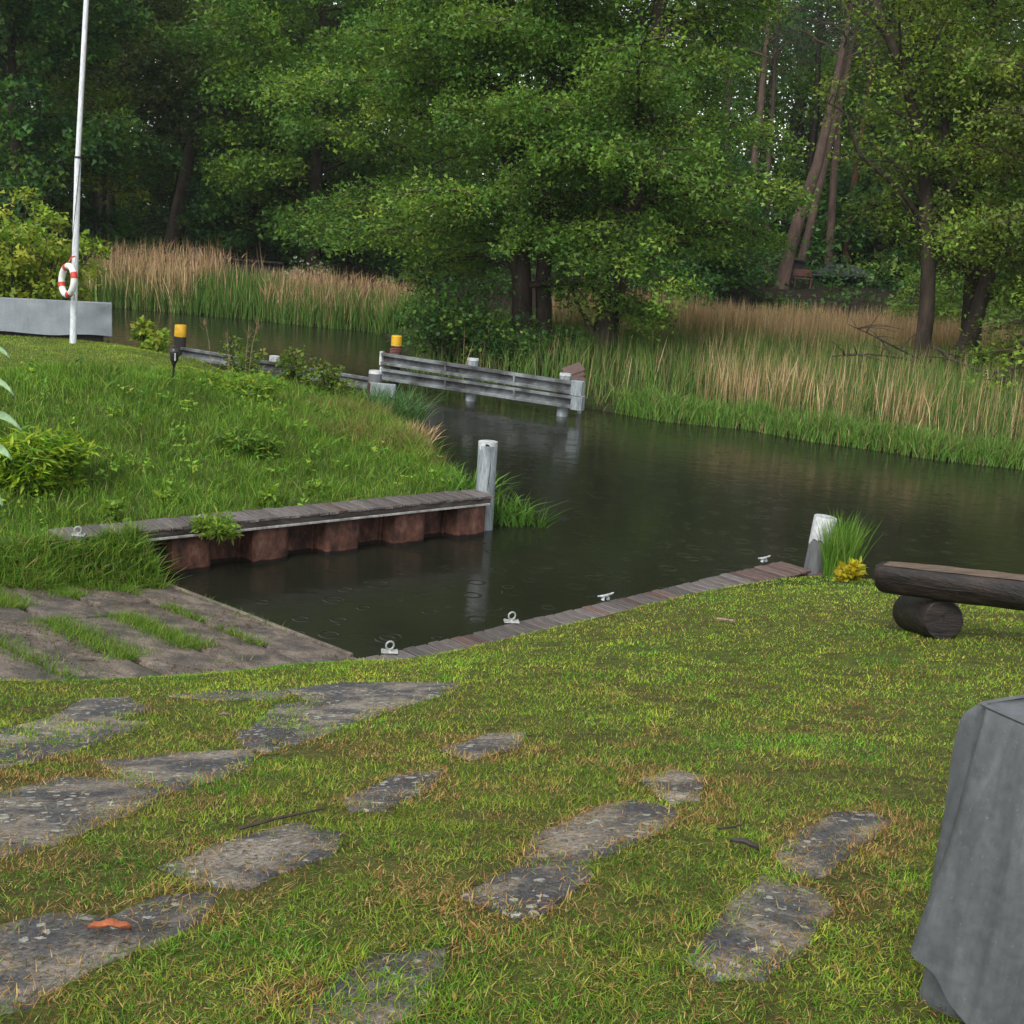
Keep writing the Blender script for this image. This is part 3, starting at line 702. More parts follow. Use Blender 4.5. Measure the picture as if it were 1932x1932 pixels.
# sheet piles: each an outer pan, two webs and the inner pan to its right
PO, PI_, TH = .05, .31, .022
def pile_outline(pts, th):
    """thicken a polyline in plan"""
    P = [np.array(p, float) for p in pts]; out = []
    for sgn in (1, -1):
        side = []
        for i, p in enumerate(P):
            a = P[i] - P[i - 1] if i else P[1] - P[0]; b = P[i + 1] - P[i] if i < len(P) - 1 else a
            a = a / np.linalg.norm(a); b = b / np.linalg.norm(b); nn = np.array([-(a + b)[1], (a + b)[0]]); nn /= np.linalg.norm(nn)
            k = th / 2 / max(.4, nn @ np.array([-a[1], a[0]])); side.append(p + nn * k * sgn)
        out += side if sgn == 1 else side[::-1]
    return out
ax3, az3 = Vector((dL[0], dL[1], 0)), Vector((nL[0], nL[1], 0))
s = .11
org = Vector((L_[0], L_[1], 0))
while s < LL - .3:
    e = min(s + 1.06, LL - .06)
    pts = [(s, PI_), (s + .055, PO + .02), (s + .09, PO), (s + .50, PO), (s + .535, PO + .02), (s + .59, PI_), (e - .012, PI_)]
    pts = [p for p in pts if p[0] <= e]
    mb = MB(); mb.extrude(pile_outline(pts, TH), org + Vector((0, 0, -1.6)), org + Vector((0, 0, .464)), ax3, az3)
    mb.build('sheet_pile', RUST, quay)
    # interlock rib in the inner corner
    if e > s + .9:
        q = org + ax3 * (e - .03) + az3 * (PI_ - .03)
        MB().tube([q + Vector((0, 0, -1.2)), q + Vector((0, 0, .463))], .022, 6).build('interlock', RUST, quay)
    s += 1.06

# mooring eyes and cleats
def eye(px, py, ang, label, dz=DECK_Z):
    p = atZ(px, py, dz); b = Vector((p[0], p[1], dz + .002)); r = empty('mooring_eye', b, label, 'ring bolt', 'ring bolts along the slip')
    rot = Matrix.Rotation(ang, 3, 'Z')
    MB().box(b + Vector((0, 0, .008)), (.155, .10, .012), rot).build('base_plate', ZINC, r, .003)
    MB().ring(b + Vector((0, 0, .066)), rot @ Vector((.9, .35, 0)), (0, 0, 1), .038, .009, 22, 8).build('ring', ZINC, r, smooth=True)
    mb = MB().tube([b + Vector((0, 0, .012)), b + Vector((0, 0, .034))], [.022, .014], 10); mb.build('shank', ZINC, r, smooth=True)
    for sx in (-1, 1):
        MB().tube([b + rot @ Vector((sx * .065, .03, .013)), b + rot @ Vector((sx * .065, .03, .022))], .009, 6).build('bolt', ZINC, r)
angR = math.atan2(dR[1], dR[0])
eye(735, 1231, .12, 'zinc ring bolt on the nearest planks of the jetty, beside the ramp')
eye(965, 1174, .12, 'zinc ring bolt on the jetty, between the other jetty ring and a white cleat')
eye(147, 1011, .1, 'zinc ring bolt half in grass at the left end of the quay', QUAY_Z)
eye(380, 987, .1, 'zinc ring bolt on the quay, beside a fern growing through its planks', QUAY_Z)
def cleat(px, py, label):
    p = atZ(px, py, DECK_Z); b = Vector((p[0], p[1], DECK_Z + .002)); r = empty('mooring_cleat', b, label, 'cleat', 'white cleats on the jetty')
    d = Vector((dR[0], dR[1], 0))
    for sx in (-1, 1):
        MB().tube([b + d * (sx * .045), b + d * (sx * .03) + Vector((0, 0, .04))], [.022, .013], 8).build('foot', WHITEP, r, smooth=True)
    MB().tube([b + d * t + Vector((0, 0, .047 + .9 * t * t)) for t in (-.125, -.09, -.045, 0, .045, .09, .125)], [.008, .012, .015, .016, .015, .012, .008], 10).build('horn', WHITEP, r, smooth=True)
cleat(1142, 1132, 'white horn cleat in the middle of the jetty')
cleat(1441, 1060, 'white horn cleat at the far end of the jetty, near the white topped post')

# ------------------------------------------------------------------ mooring posts
def post(name, label, base, top, r, mats, band, cat='post', n=20, seed=1):
    b, t = Vector(base), Vector(top); e = empty(name, b, label, cat)
    ax = (t - b); L = ax.length; u = ax.normalized()
    hb = L - band; rr = random.Random(seed)
    MB().tube([b + u * (hb * k / 4) for k in range(5)], [r * rr.uniform(.98, 1.02) for k in range(5)], n, True, .012, seed).build('shaft', mats[0], e, smooth=True)
    # upper band: slightly fuller with an uneven lower edge
    mb = MB(); w = u.orthogonal().normalized(); v = u.cross(w); nv = 28; b0 = 0
    for lev, (h, rad) in enumerate(((hb - .02, r * 1.005), (hb + .05, r * 1.012), (L - .012, r * 1.01), (L, r * .97))):
        for k in range(nv):
            a = 2 * math.pi * k / nv; hh = h + (.045 * math.sin(3 * a + seed) + .02 * math.sin(7 * a) if lev == 0 else 0)
            mb.v.append(tuple(b + u * hh + (w * math.cos(a) + v * math.sin(a)) * rad))
    for lev in range(3):
        for k in range(nv): mb.f.append((lev * nv + k, lev * nv + (k + 1) % nv, (lev + 1) * nv + (k + 1) % nv, (lev + 1) * nv + k))
    mb.f.append(tuple(3 * nv + k for k in range(nv)))
    mb.build('painted_top', mats[1], e, smooth=True)
    return e, u
bp_ = atZ(916, 922, QUAY_Z); tp_ = atY(921, 833, bp_[1])
e, u = post('mooring_post', 'tall grey painted timber post at the end of the quay', bp_ - (tp_ - bp_) * 1.6, tp_, .14, (GREYPOST, WHITEP), .05, seed=2)
# long drying cracks as thin dark strips proud of the paint
for an, s0, s1, wd in ((5.05, .0, .84, .012), (3.3, .0, .7, .009)):
    b = Vector(tuple(bp_)); L = (Vector(tuple(tp_)) - b).length; rv = Vector((math.cos(an), math.sin(an), 0)); tv = Vector((-math.sin(an), math.cos(an), 0)); mb = MB()
    for i in range(7):
        f = s0 + (s1 - s0) * i / 6; c = b + u * (L * f) + rv * .1375 + tv * (.012 * math.sin(5 * f + an)); w_ = wd * (1 if 0 < i < 6 else .2)
        mb.v += [tuple(c - tv * w_ * .5), tuple(c + tv * w_ * .5)]
    for i in range(6): mb.f.append((2 * i, 2 * i + 1, 2 * i + 3, 2 * i + 2))
    mb.build('drying_crack', CREO, e)
bp_ = atZ(1534, 1090, .3); tp_ = atY(1558, 975, bp_[1])
post('mooring_post', 'dark post with chipped white top beside the end of the jetty', bp_ - (tp_ - bp_) * 1.2, tp_, .142, (DARKGREY, WHITEP), .30, seed=4)

# ------------------------------------------------------------------ guide rails on the channel
RAILP = [(0, -.15), (.16, -.15), (.16, -.075), (.02, -.06), (.02, .06), (.16, .075), (.16, .15), (0, .15)]
def rail_beam(parent, p0, p1, prof, mat=GALV, name='rail_beam'):
    p0, p1 = Vector(p0), Vector(p1); d = (p1 - p0).normalized(); a = Vector((d.y, -d.x, 0)).normalized()
    if a.y > 0: a = -a
    return MB().extrude(prof, p0, p1, a, Vector((0, 0, 1))).build(name, mat, parent, .006)
gr = empty('guide_rail', (-1.2, 30.3, 0), 'double grey steel rail on piles across the channel, yellow post at its left end', 'guide rail', 'guide rails beside the boat channel')
TL, TR, BL, BR = atY(725, 676, 31.7), atY(1083, 731, 28.9), atY(725, 705, 31.7), atY(1083, 758, 28.9)
for a, b in ((TL, TR), (BL, BR)):
    rbm = rail_beam(gr, a, b, RAILP); a, b = Vector(a), Vector(b); d = (b - a).normalized(); nn = Vector((d.y, -d.x, 0))
    if nn.y > 0: nn = -nn
    rot = Matrix.Rotation(math.atan2(d.y, d.x), 3, 'Z')
    MB().box(b + d * .13 + nn * .06, (.30, .17, .36), rot).build('end_plate', GREYPOST, rbm, .012)
    MB().box(a - d * .03 + nn * .07, (.07, .12, .36), rot).build('end_plate', WHITEP, rbm, .01)
    for f in (.36, .72):
        MB().box(a.lerp(b, f) + nn * .166, (.05, .012, .31), rot).build('joint_strap', GALV, rbm, .003)
dirr = Vector(TR) - Vector(TL); dirr.normalize(); nb = Vector((-dirr.y, dirr.x, 0))
if nb.y < 0: nb = -nb
for f, top, mats in ((.045, 1.36, None), (.47, 1.06, (GREYPOST, WHITEP)), (.94, 1.02, (GREYPOST, WHITEP))):
    c = Vector(TL).lerp(Vector(TR), f) + nb * .15; c.z = -1.2; t = c.copy(); t.z = top
    if mats is None:
        pl_ = MB().tube([c, (c.x, c.y, top - .26)], [.135, .13], 16).build('pile', CREO, gr, smooth=True)
        MB().tube([(c.x, c.y, top - .262), (c.x, c.y, top - .02), (c.x, c.y, top)], [.138, .138, .12], 16).build('yellow_band', YELLOW, pl_, smooth=True)
        for k in range(4):
            MB().ring((c.x, c.y, top - .34 - .028 * k), (1, .1 * k, .05), (0, 1, .08 * (k - 1)), .15, .014, 18, 6).build('rope_turn', ROPE, pl_, smooth=True)
    else:
        pl_ = MB().tube([c, (c.x, c.y, top - .05)], [.14, .135], 16).build('pile', mats[0], gr, smooth=True)
        MB().tube([(c.x, c.y, top - .052), (c.x, c.y, top)], [.145, .14], 16).build('pile_cap', mats[1], pl_, smooth=True)
rp = Vector(TL)
MB().tube([rp + Vector((-.02, -.1, .19)), rp + Vector((.1, -.14, .1)), rp + Vector((.06, -.15, -.1)), rp + Vector((.3, -.13, -.17)), rp + Vector((.5, -.13, -.02))], .014, 6).build('rope_end', ROPE, gr, smooth=True)

gl = empty('guide_rail', (-5.6, 27.8, 0), 'single low steel rail along the bank of the mound, half hidden by saplings', 'guide rail', 'guide rails beside the boat channel')
a, b = atY(345, 665, 28.9), atY(705, 724, 26.55)
PR2 = [(0, -.13), (.09, -.13), (.09, -.065), (.025, -.045), (.025, .045), (.09, .065), (.09, .13), (0, .13)]
rail_beam(gl, a, b, PR2)
yp = atY(341, 613, 29.0); pl_ = MB().tube([(yp[0] - .03, 29.0, -.9), (yp[0] - .01, 29.0, yp[2] - .27)], .135, 16).build('pile', CREO, gl, smooth=True)
MB().tube([(yp[0] - .01, 29.0, yp[2] - .272), (yp[0], 29.0, yp[2] - .015), (yp[0], 29.0, yp[2])], [.138, .138, .128], 16).build('yellow_band', YELLOW, pl_, smooth=True)
ep = atY(707, 699, 26.5); pl_ = MB().tube([(ep[0], 26.5, -1.), (ep[0] + .02, 26.5, ep[2] - .06)], .145, 18).build('pile', DARKGREY, gl, smooth=True)
MB().tube([(ep[0] + .02, 26.5, ep[2] - .062), (ep[0] + .02, 26.5, ep[2])], [.15, .14], 18).build('pile_cap', WHITEP, pl_, smooth=True)
pc = atY(718, 736, 26.3); MB().box((pc[0] + .02, 26.31, pc[2]), (.62, .10, .30), Matrix.Rotation(-.12, 3, 'Z')).build('end_plate', GREYPOST, gl, .012)
MB().box((pc[0] - .26, 26.26, pc[2] - .02), (.05, .03, .36), Matrix.Rotation(-.12, 3, 'Z')).build('rusty_strap', RUST, gl, .004)
mp_ = atY(517, 672, 27.9); MB().tube([(mp_[0], 27.95, -.9), (mp_[0], 27.95, mp_[2])], .12, 12).build('pile', WHITEP, gl, smooth=True)

bp2 = empty('board_pile', (1.55, 29.6, .4), 'broken pale boards sticking up behind the right end of the double rail', 'boards')
for k, (x0, y0, x1, y1, Y) in enumerate(((1066, 703, 1098, 691, 29.7), (1062, 711, 1099, 701, 29.6), (1068, 718, 1100, 711, 29.5))):
    p, q = Vector(atY(x0, y0, Y)), Vector(atY(x1, y1, Y + .5)); d = q - p
    MB().box((p + q) / 2, (d.length, .26, .045), Matrix.Rotation(math.atan2(d.y, d.x), 3, 'Z') @ Matrix.Rotation(-math.atan2(d.z, math.hypot(d.x, d.y)), 3, 'Y') @ Matrix.Rotation(.75, 3, 'X')).build('board', PLANKR, bp2, .006)
MB().tube([(1.45, 29.85, -.5), (1.45, 29.85, .8)], .05, 8).build('stake', GREYPOST, bp2, smooth=True)

# ------------------------------------------------------------------ flagpole, lifebuoy, covered box, garden torch
fb = atY(137, 657, 23.); fm = atY(147, 297, 23.); ft = atY(163, 0, 23.)
fp = empty('flagpole', tuple(fb), 'tall white flagpole with a dark joint ring, rising beside the covered box', 'flagpole')
fbv, fmv, ftv = Vector(fb), Vector(fm), Vector(ft); fbv.z -= .1; tt = ftv + (ftv - fmv) * .35
MB().tube([fbv, fmv], [.062, .056], 14).build('lower_tube', POLE, fp, smooth=True)
MB().tube([fmv, ftv, tt], [.047, .045, .04], 14).build('upper_tube', POLE, fp, smooth=True)
MB().tube([fmv - Vector((0, 0, .02)), fmv + Vector((0, 0, .02))], .06, 14).build('joint_ring', PLASTIC, fp, smooth=True)
h0 = Vector(atY(131, 500, 22.9)); MB().tube([h0, h0 + Vector((.06, 0, .5)), Vector(atY(141, 405, 22.92)), fmv + Vector((.06, -.03, 0)), ftv + Vector((.06, -.03, 0))], .006, 5).build('halyard', TWIG, fp)
MB().box(Vector(atY(139, 560, 22.93)), (.03, .03, .12)).build('hook', ZINC, fp, .004)
lc = Vector(atY(128, 529, 22.78))
lb = empty('life_ring', lc, 'white lifebuoy with red bands hanging on the flagpole', 'lifebuoy')
LA, LBv = Vector((.10, 0, 1)).normalized(), Vector((math.cos(.8), -math.sin(.8), -.03)).normalized()
MB().ring(lc, LA, LBv, .262, .06, 36, 12).build('ring_body', SIGNWHITE, lb, smooth=True)
for k in range(4):
    a0 = math.pi / 4 + k * math.pi / 2 + .35
    MB().ring(lc, LA, LBv, .262, .0625, 5, 12, a0 - .2, a0 + .2).build('red_band', SIGNRED, lb, smooth=True)
MB().tube([lc + Vector((.02, .0, .33)), lc + Vector((.05, .06, .42)), lc + Vector((.09, .13, .44))], .014, 6).build('hanger', SIGNRED, lb, smooth=True)

cb = empty('covered_box', (-9.5, 24.3, 1.45), 'long low box under a pale grey tarpaulin behind the flagpole', 'covered box')
p0, p1 = atY(211, 573, 23.9), atY(208, 650, 23.9)
X1, X0, ZB, ZT = float(p0[0]), float(p0[0]) - 5.2, 1.66, float(p0[2])
def drape(u, v):      # front sheet: u along, v down
    x = X1 - (X1 - X0) * u; z = ZT + (ZB - ZT) * v
    y = 23.9 + .035 * math.sin(9 * u * 5.2 + 2 * v) * v * .5 + .05 * (hashnoise(np.array(u * 9.), np.array(v * 3.)) - .5) - .03 * v
    return x, float(y), z + .02 * math.sin(u * 21) * v
mb = MB(); NU, NV = 60, 10
for i in range(NU + 1):
    for j in range(NV + 1): mb.v.append(drape(i / NU, j / NV))
for i in range(NU):
    for j in range(NV): k = i * (NV + 1) + j; mb.f.append((k, k + NV + 1, k + NV + 2, k + 1))
# top with a little sag, right end and back
base = len(mb.v)
for i in range(NU + 1):
    x = X1 - (X1 - X0) * i / NU
    for j, (y, dz) in enumerate(((drape(i / NU, 0)[1], 0), (24.05, -.03 + .01 * math.sin(i)), (24.25, -.03), (24.4, -.02), (24.43, -.7))): mb.v.append((x, y, ZT + dz))
for i in range(NU):
    for j in range(4): k = base + i * 5 + j; mb.f.append((k, k + 1, k + 6, k + 5))
b2 = len(mb.v)
for j in range(NV + 1):
    _, y, z = drape(0, j / NV)
    for q in range(6): f = q / 5; mb.v.append((X1 + .03 * math.sin(f * 9 + j * .5) * (j / NV), y * (1 - f) + 24.4 * f, z))
for j in range(NV):
    for q in range(5): k = b2 + j * 6 + q; mb.f.append((k, k + 1, k + 7, k + 6))
ca, sa = math.cos(math.radians(21)), math.sin(math.radians(21))
def turn(x, y, z): return (X1 + (x - X1) * ca - (y - 23.9) * sa, 23.9 + (x - X1) * sa + (y - 23.9) * ca, z)
mb.v = [turn(*v) for v in mb.v]; mb.build('tarpaulin', TARP2, cb, smooth=True)
mb = MB().box(((X0 + X1) / 2 - .05, 24.17, 1.42), (5.0, .42, .5)); mb.v = [turn(*v) for v in mb.v]; mb.build('box_base', DARKWOOD, cb, .01)
for px, py, Yq in ((204, 645, 23.82), (97, 639, 23.40)):
    q = Vector(atY(px, py, Yq)); MB().tube([q, q + Vector((0, .03, 0))], .03, 10).build('grommet', PLASTIC, cb)

gt = onground(326, 722); th = atY(330, 657, gt[1])
gto = empty('garden_torch', tuple(gt), 'black garden torch light on a thin stake at the edge of the mown lawn', 'garden light')
g0, g1 = Vector(gt), Vector(th); gu = (g1 - g0).normalized(); GL = (g1 - g0).length
MB().tube([g0 - gu * .1, g0 + gu * (GL - .30)], .016, 8).build('stake', PLASTIC, gto, smooth=True)
MB().tube([g0 + gu * (GL - f) for f in (.31, .25, .19, .06, .02, 0)], [.018, .03, .062, .075, .07, .05], 14).build('lamp_head', PLASTIC, gto, smooth=True)
hp = g0 + gu * (GL - .13) + Vector((.03, -.068, 0)); MB().box(hp, (.022, .01, .12)).build('painted_highlight', ZINC, gto, .002)  # pale strip standing in for the white highlight on the black head

# ------------------------------------------------------------------ log bench
lg = empty('log_bench', tuple(atY(1755, 1205, 8.7)), 'dark log bench with hewn top resting on a short cross log', 'bench')
s0, s1 = Vector(atY(1664, 1083, 8.95)), Vector(atY(1932, 1113, 8.35)); dS = (s1 - s0).normalized(); s2 = s0 + dS * 2.5
side = Vector((-dS.y, dS.x, 0)).normalized(); upS = side.cross(dS) * -1
if upS.z < 0: upS = -upS
mb = MB(); n = 28; R = .138; cut = .6
stn = [(-.02, .80), (0.0, .93), (.03, 1.)] + [(k * .17, 1 + .02 * math.sin(k * 2.3)) for k in range(1, 15)]
for t, k in stn:
    for i in range(n):
        a = 2 * math.pi * i / n; h = math.sin(a); w_ = math.cos(a)
        rr = R * k * (1 + .05 * math.sin(3 * a + t * 2) + .03 * math.sin(5 * a + 1 - t * 3) + .018 * math.sin(11 * a + t * 5) + .012 * math.sin(17 * a - t * 9))
        mb.v.append(tuple(s0 + dS * t + side * (w_ * rr) + upS * min(h * rr, R * cut)))
for r_ in range(len(stn) - 1):
    for i in range(n): mb.f.append((r_ * n + i, r_ * n + (i + 1) % n, (r_ + 1) * n + (i + 1) % n, (r_ + 1) * n + i))
mb.f.append(tuple(range(n - 1, -1, -1))); mb.f.append(tuple((len(stn) - 1) * n + i for i in range(n)))
mb.build('seat_log', LOG, lg, smooth=True)
# hewn upper face: slightly uneven strips
mb = MB(); wseat = R * math.sqrt(1 - cut * cut) * .98; NA, NB = 26, 5; rr_ = random.Random(3)
for i in range(NA + 1):
    for j in range(NB + 1):
        ww = wseat * (.72 + .28 * min(1, i / 3)) * (1 + .05 * math.sin(i * 1.7))
        mb.v.append(tuple(s0 + dS * (.03 + 2.33 * i / NA) + side * (ww * (2 * j / NB - 1)) + upS * (R * cut + .003 + rr_.uniform(0, .004))))
for i in range(NA):
    for j in range(NB): k = i * (NB + 1) + j; mb.f.append((k, k + 1, k + NB + 2, k + NB + 1))
mb.build('hewn_face', HEWN, lg, smooth=True)
f0, f1 = Vector(atY(1782, 1167, 8.62)), Vector(atY(1720, 1141, 9.2)); dF = (f1 - f0).normalized()
zg = float(terrain(f0.x, f0.y)); RL = .152
f0.z = float(terrain(f0.x, f0.y)) + RL * .92; f1.z = float(terrain(f1.x, f1.y)) + RL * .92; dF = (f1 - f0).normalized()
MB().tube([f0, f0 + dF * .012, f0 + dF * .2, f0 + dF * .4, f1], [RL * .93, RL, RL * 1.03, RL * .98, RL * .97], 30, True, .008, 3).build('support_log', LOG, lg, smooth=True)
# drying checks on its cut end
for an, ln in ((.5, .13), (1.9, .11), (3.1, .12), (4.6, .13), (5.6, .08)):
    a = side * math.cos(an) + Vector((0, 0, 1)) * math.sin(an); t_ = dF.cross(a); c = f0 - dF * .003
    MB().add([c + t_ * .004, c - t_ * .004, c + a * ln - t_ * .0015, c + a * ln + t_ * .0015], [(0, 1, 2, 3)]).build('end_check', CREO, lg)
for an, t0_, t1_ in ((-.15, .1, .9), (-.5, .5, 1.6), (.2, .8, 1.9), (-.9, .05, .6)):
    mb = MB(); rv = side * -math.cos(an) + upS * math.sin(an); tv = rv.cross(dS)
    for i in range(9):
        f = t0_ + (t1_ - t0_) * i / 8; w_ = .0045 * math.sin(math.pi * (i + .3) / 8.6); c = s0 + dS * f + rv * (R * 1.045) + tv * (.006 * math.sin(f * 9))
        mb.v += [tuple(c - tv * w_), tuple(c + tv * w_)]
    for i in range(8): mb.f.append((2 * i, 2 * i + 1, 2 * i + 3, 2 * i + 2))
    mb.build('drying_crack', CREO, lg)
f2 = f0 + dS * 1.75; f3 = f1 + dS * 1.75
f2.z = float(terrain(f2.x, f2.y)) + RL * .9; f3.z = float(terrain(f3.x, f3.y)) + RL * .9
MB().tube([f2, f2.lerp(f3, .5), f3], [RL, RL * 1.02, RL], 26, True, .012, 4).build('support_log', LOG, lg, smooth=True)

# ------------------------------------------------------------------ vinyl covered thing at the right
cz = 3.49; cc = Vector((1.012, 2.44, cz))
e1, e2 = Vector((math.cos(.5), math.sin(.5), 0)), Vector((math.cos(-1.0), math.sin(-1.0), 0))
cv = empty('vinyl_cover', (1.35, 2.3, 2.78), 'dark grey vinyl cover hanging in folds over something on the near lawn', 'cover')
LE1, LE2 = .75, .62
cor = [cc + e2 * LE2, cc, cc + e1 * LE1, cc + e1 * LE1 + e2 * LE2]
per = []                                                   # perimeter: point, outward normal, metres from the near corner
cen = (cor[0] + cor[2]) / 2; m = 56
for i in range(4):
    a, b = cor[i], cor[(i + 1) % 4]; nn = (b - a).normalized().cross(Vector((0, 0, 1)))
    if nn.dot((a + b) / 2 - cen) < 0: nn = -nn
    for k in range(m):
        t = k / m; p = a.lerp(b, t); cornerness = max(0, 1 - min(t, 1 - t) * 12)
        rad = (p - cen).normalized(); o = (nn * (1 - .8 * cornerness) + rad * .8 * cornerness).normalized()
        sm_ = {0: (t - 1) * LE2, 1: t * LE1}.get(i, 9. if i == 2 else -9.)
        per.append((p - rad * .003 * cornerness, o, i * m + k, sm_))
NP = len(per); mb = MB(); NVV = 26
def ga(x, c, w): return math.exp(-((x - c) / w) ** 2)
for j in range(NVV + 1):
    v = (0, .006, .016)[j] if j < 3 else .016 + .984 * (j - 2) / (NVV - 2)
    for p, o, k, q_ in per:
        out = .006 * (1 - math.exp(-v * 30)) + .02 * v
        if abs(q_) < 5:
            vv = min(1, v * 7)
            out += .014 * ga(q_, .045, .018) * vv - .034 * ga(q_, .012, .014) * vv * (1 - .5 * v)
            out += (.075 * v ** 1.05) * (ga(q_, -.035, .022) if q_ > -.035 else ga(q_, -.035, .11))
            out += v ** .8 * (.02 * math.sin(q_ * 36 + .6 + .8 * v) + .008 * math.sin(q_ * 71 + 2 * v) - .024 * ga(q_, -.2, .04))
            out += .006 * math.sin(v * 9 + q_ * 14) * v * (1 - v) * 2
        else:
            out += v * .015 * math.sin(k * .5)
        hem = .60 + .012 * math.sin(k * .3) - (.035 * ga(q_, -.03, .05) if abs(q_) < 5 else 0) + (.10 * float(ss(-.05, -.22, q_)) if abs(q_) < 5 else 0)
        w = p + o * out
        if abs(q_) < 5: w = w + Vector((-.92, .38, 0)) * ((.055 * ga(q_, .045, .02) - .022 * ga(q_, .006, .012)) * min(1, .35 + v * 12) * (1 - .45 * v))
        mb.v.append((w.x, w.y, cz - v * hem))
for j in range(NVV):
    for k in range(NP): mb.f.append((j * NP + k, j * NP + (k + 1) % NP, (j + 1) * NP + (k + 1) % NP, (j + 1) * NP + k))
b3 = len(mb.v)
for s_ in (.985, .5):
    for p, o, k, q_ in per: q = cen + (p - cen) * s_; mb.v.append((q.x, q.y, cz + .004 - .014 * (1 - s_) + .003 * math.sin(k * .35)))
for k in range(NP):
    k2 = (k + 1) % NP; mb.f.append((k, b3 + k, b3 + k2, k2)); mb.f.append((b3 + k, b3 + NP + k, b3 + NP + k2, b3 + k2))
mb.v.append((cen.x, cen.y, cz - .006))
for k in range(NP): mb.f.append((b3 + NP + k, len(mb.v) - 1, b3 + NP + (k + 1) % NP))
o = mb.build('draped_sheet', TARP, cv, smooth=True)
for p in o.data.polygons: p.use_smooth = True
md = o.modifiers.new('sub', 'SUBSURF'); md.levels = 1; md.render_levels = 1
sv = [per[k][0] + Vector((0, 0, .004)) for k in range(NP)] ; MB().tube(sv + [sv[0]], .0045, 6, False).build('top_seam', TARP, cv, smooth=True)
# skirt below the hem: the second layer down to the grass
mb = MB()
for j in range(4):
    for p, o_, k, cn in per:
        q = p - o_ * .0 + o_ * (.0 + .008 * j + .006 * math.sin(k * .25)); zt = cz - .45 - .32 * j / 3 * 1.0; mb.v.append((q.x, q.y, zt))
for j in range(3):
    for k in range(NP): mb.f.append((j * NP + k, j * NP + (k + 1) % NP, (j + 1) * NP + (k + 1) % NP, (j + 1) * NP + k))
mb.build('under_skirt', TARP, cv, smooth=True)

# ------------------------------------------------------------------ trees on the banks
def trunk_px(pts, Y, top, base_z=None):
    P = [atY(x, y, Y) for x, y in pts]
    P[0][2] = float(terrain(P[0][0], P[0][1])) - .15 if base_z is None else base_z
    if P[-1][2] < top:
        d = P[-1] - P[-2]; d = d / d[2]; k = top - P[-1][2]; P.append(P[-1] + np.array([d[0] * .6 * k, d[1] * k, k]))
    return np.array(P)
HORN = [(.055, .13, .018), (.10, .20, .023), (.17, .265, .032)]
OLIVE = [(.06, .10, .026), (.095, .14, .032), (.135, .16, .038)]
DEEP = [(.03, .085, .02), (.06, .15, .024), (.12, .21, .03)]
YEL = [(.13, .22, .024), (.21, .30, .034), (.31, .34, .046)]
GOLD = [(.10, .15, .02), (.17, .20, .025), (.06, .11, .02)]

T = trunk_px([(985, 700), (985, 560), (968, 300), (952, 0)], 36, 18)
T2 = trunk_px([(1026, 700), (1025, 520), (1035, 350), (1075, 120)], 36.2, 16)
tree('alder_tree', 'twin stemmed alder with layered green boughs behind the double rail', T[0], T, .30, 11, 62, .13,
     lambda t: 5.6 * (1 - .55 * max(0, t - .35) / .65) * (.75 + .25 * min(1, t / .25)), leaf=.10, per=66, R=.44, droop=.4, sub=9, tri=True, group='alders on the far bank',
     extra=[dict(trunk=T2, r0=.24, n_limb=26, t0=.3)])
T = trunk_px([(1128, 712), (1145, 600), (1172, 500), (1205, 300), (1248, 0)], 35.4, 17)
S1 = np.array([atY(1125, 640, 35.2), atY(1108, 610, 35.2), atY(1092, 565, 35.1), atY(1088, 520, 35)])
S2 = np.array([atY(1150, 605, 35.2), atY(1185, 585, 35), atY(1215, 600, 34.8), atY(1235, 612, 34.7)])
tree('alder_tree', 'dark trunked alder leaning right, bare side stem near its foot, right of the twin alder', T[0], T, .34, 12, 50, .2,
     lambda t: 4.3 * (1 - .5 * max(0, t - .4) / .6), leaf=.10, per=68, R=.44, droop=.42, sub=9, tri=True, group='alders on the far bank',
     extra=[dict(trunk=S1, r0=.07, n_limb=4, t0=.5, Rfun=lambda t: .8), dict(trunk=S2, r0=.04, n_limb=4, t0=.3, Rfun=lambda t: .6)])
T = trunk_px([(1735, 735), (1746, 560), (1745, 490), (1738, 300), (1690, 130), (1640, 0)], 36, 15)
F1 = np.array([atY(1750, 525, 36), atY(1778, 400, 36.2), atY(1786, 230, 36.5), atY(1735, 120, 36.8), atY(1700, -40, 37)])
F2 = np.array([atY(1744, 420, 36), atY(1690, 350, 35.5), atY(1625, 290, 35), atY(1600, 215, 34.8), atY(1560, 190, 34.6)])
tree('alder_tree', 'slender forked alder with open branches at the right bank', T[0], T, .24, 13, 26, .22,
     lambda t: 2.7 * (1 - .4 * t), leaf=.105, per=34, R=.38, tri=True, cols=OLIVE[1:] + ALDER[1:] + YEL[:2], wts=(2, 1, 2, 2, 2, 1), droop=.2, group='alders on the far bank',
     extra=[dict(trunk=F1, r0=.15, n_limb=16, t0=.25, Rfun=lambda t: 2.2), dict(trunk=F2, r0=.07, n_limb=9, t0=.45, Rfun=lambda t: 1.0)])
T = trunk_px([(1782, 742), (1812, 668), (1845, 590), (1890, 420), (1930, 200)], 36.4, 13)
tree('alder_tree', 'alder with strongly slanting trunk between two upright ones at the right edge', T[0], T, .26, 14, 36, .2,
     lambda t: 2.7, leaf=.105, per=56, R=.44, tri=True, cols=OLIVE[1:] + ALDER[1:] + YEL[:2], wts=(2, 2, 3, 3, 2, 1), droop=.3, group='alders on the far bank')
T = trunk_px([(1826, 735), (1834, 610), (1845, 400), (1852, 220), (1872, 0)], 37.6, 17)
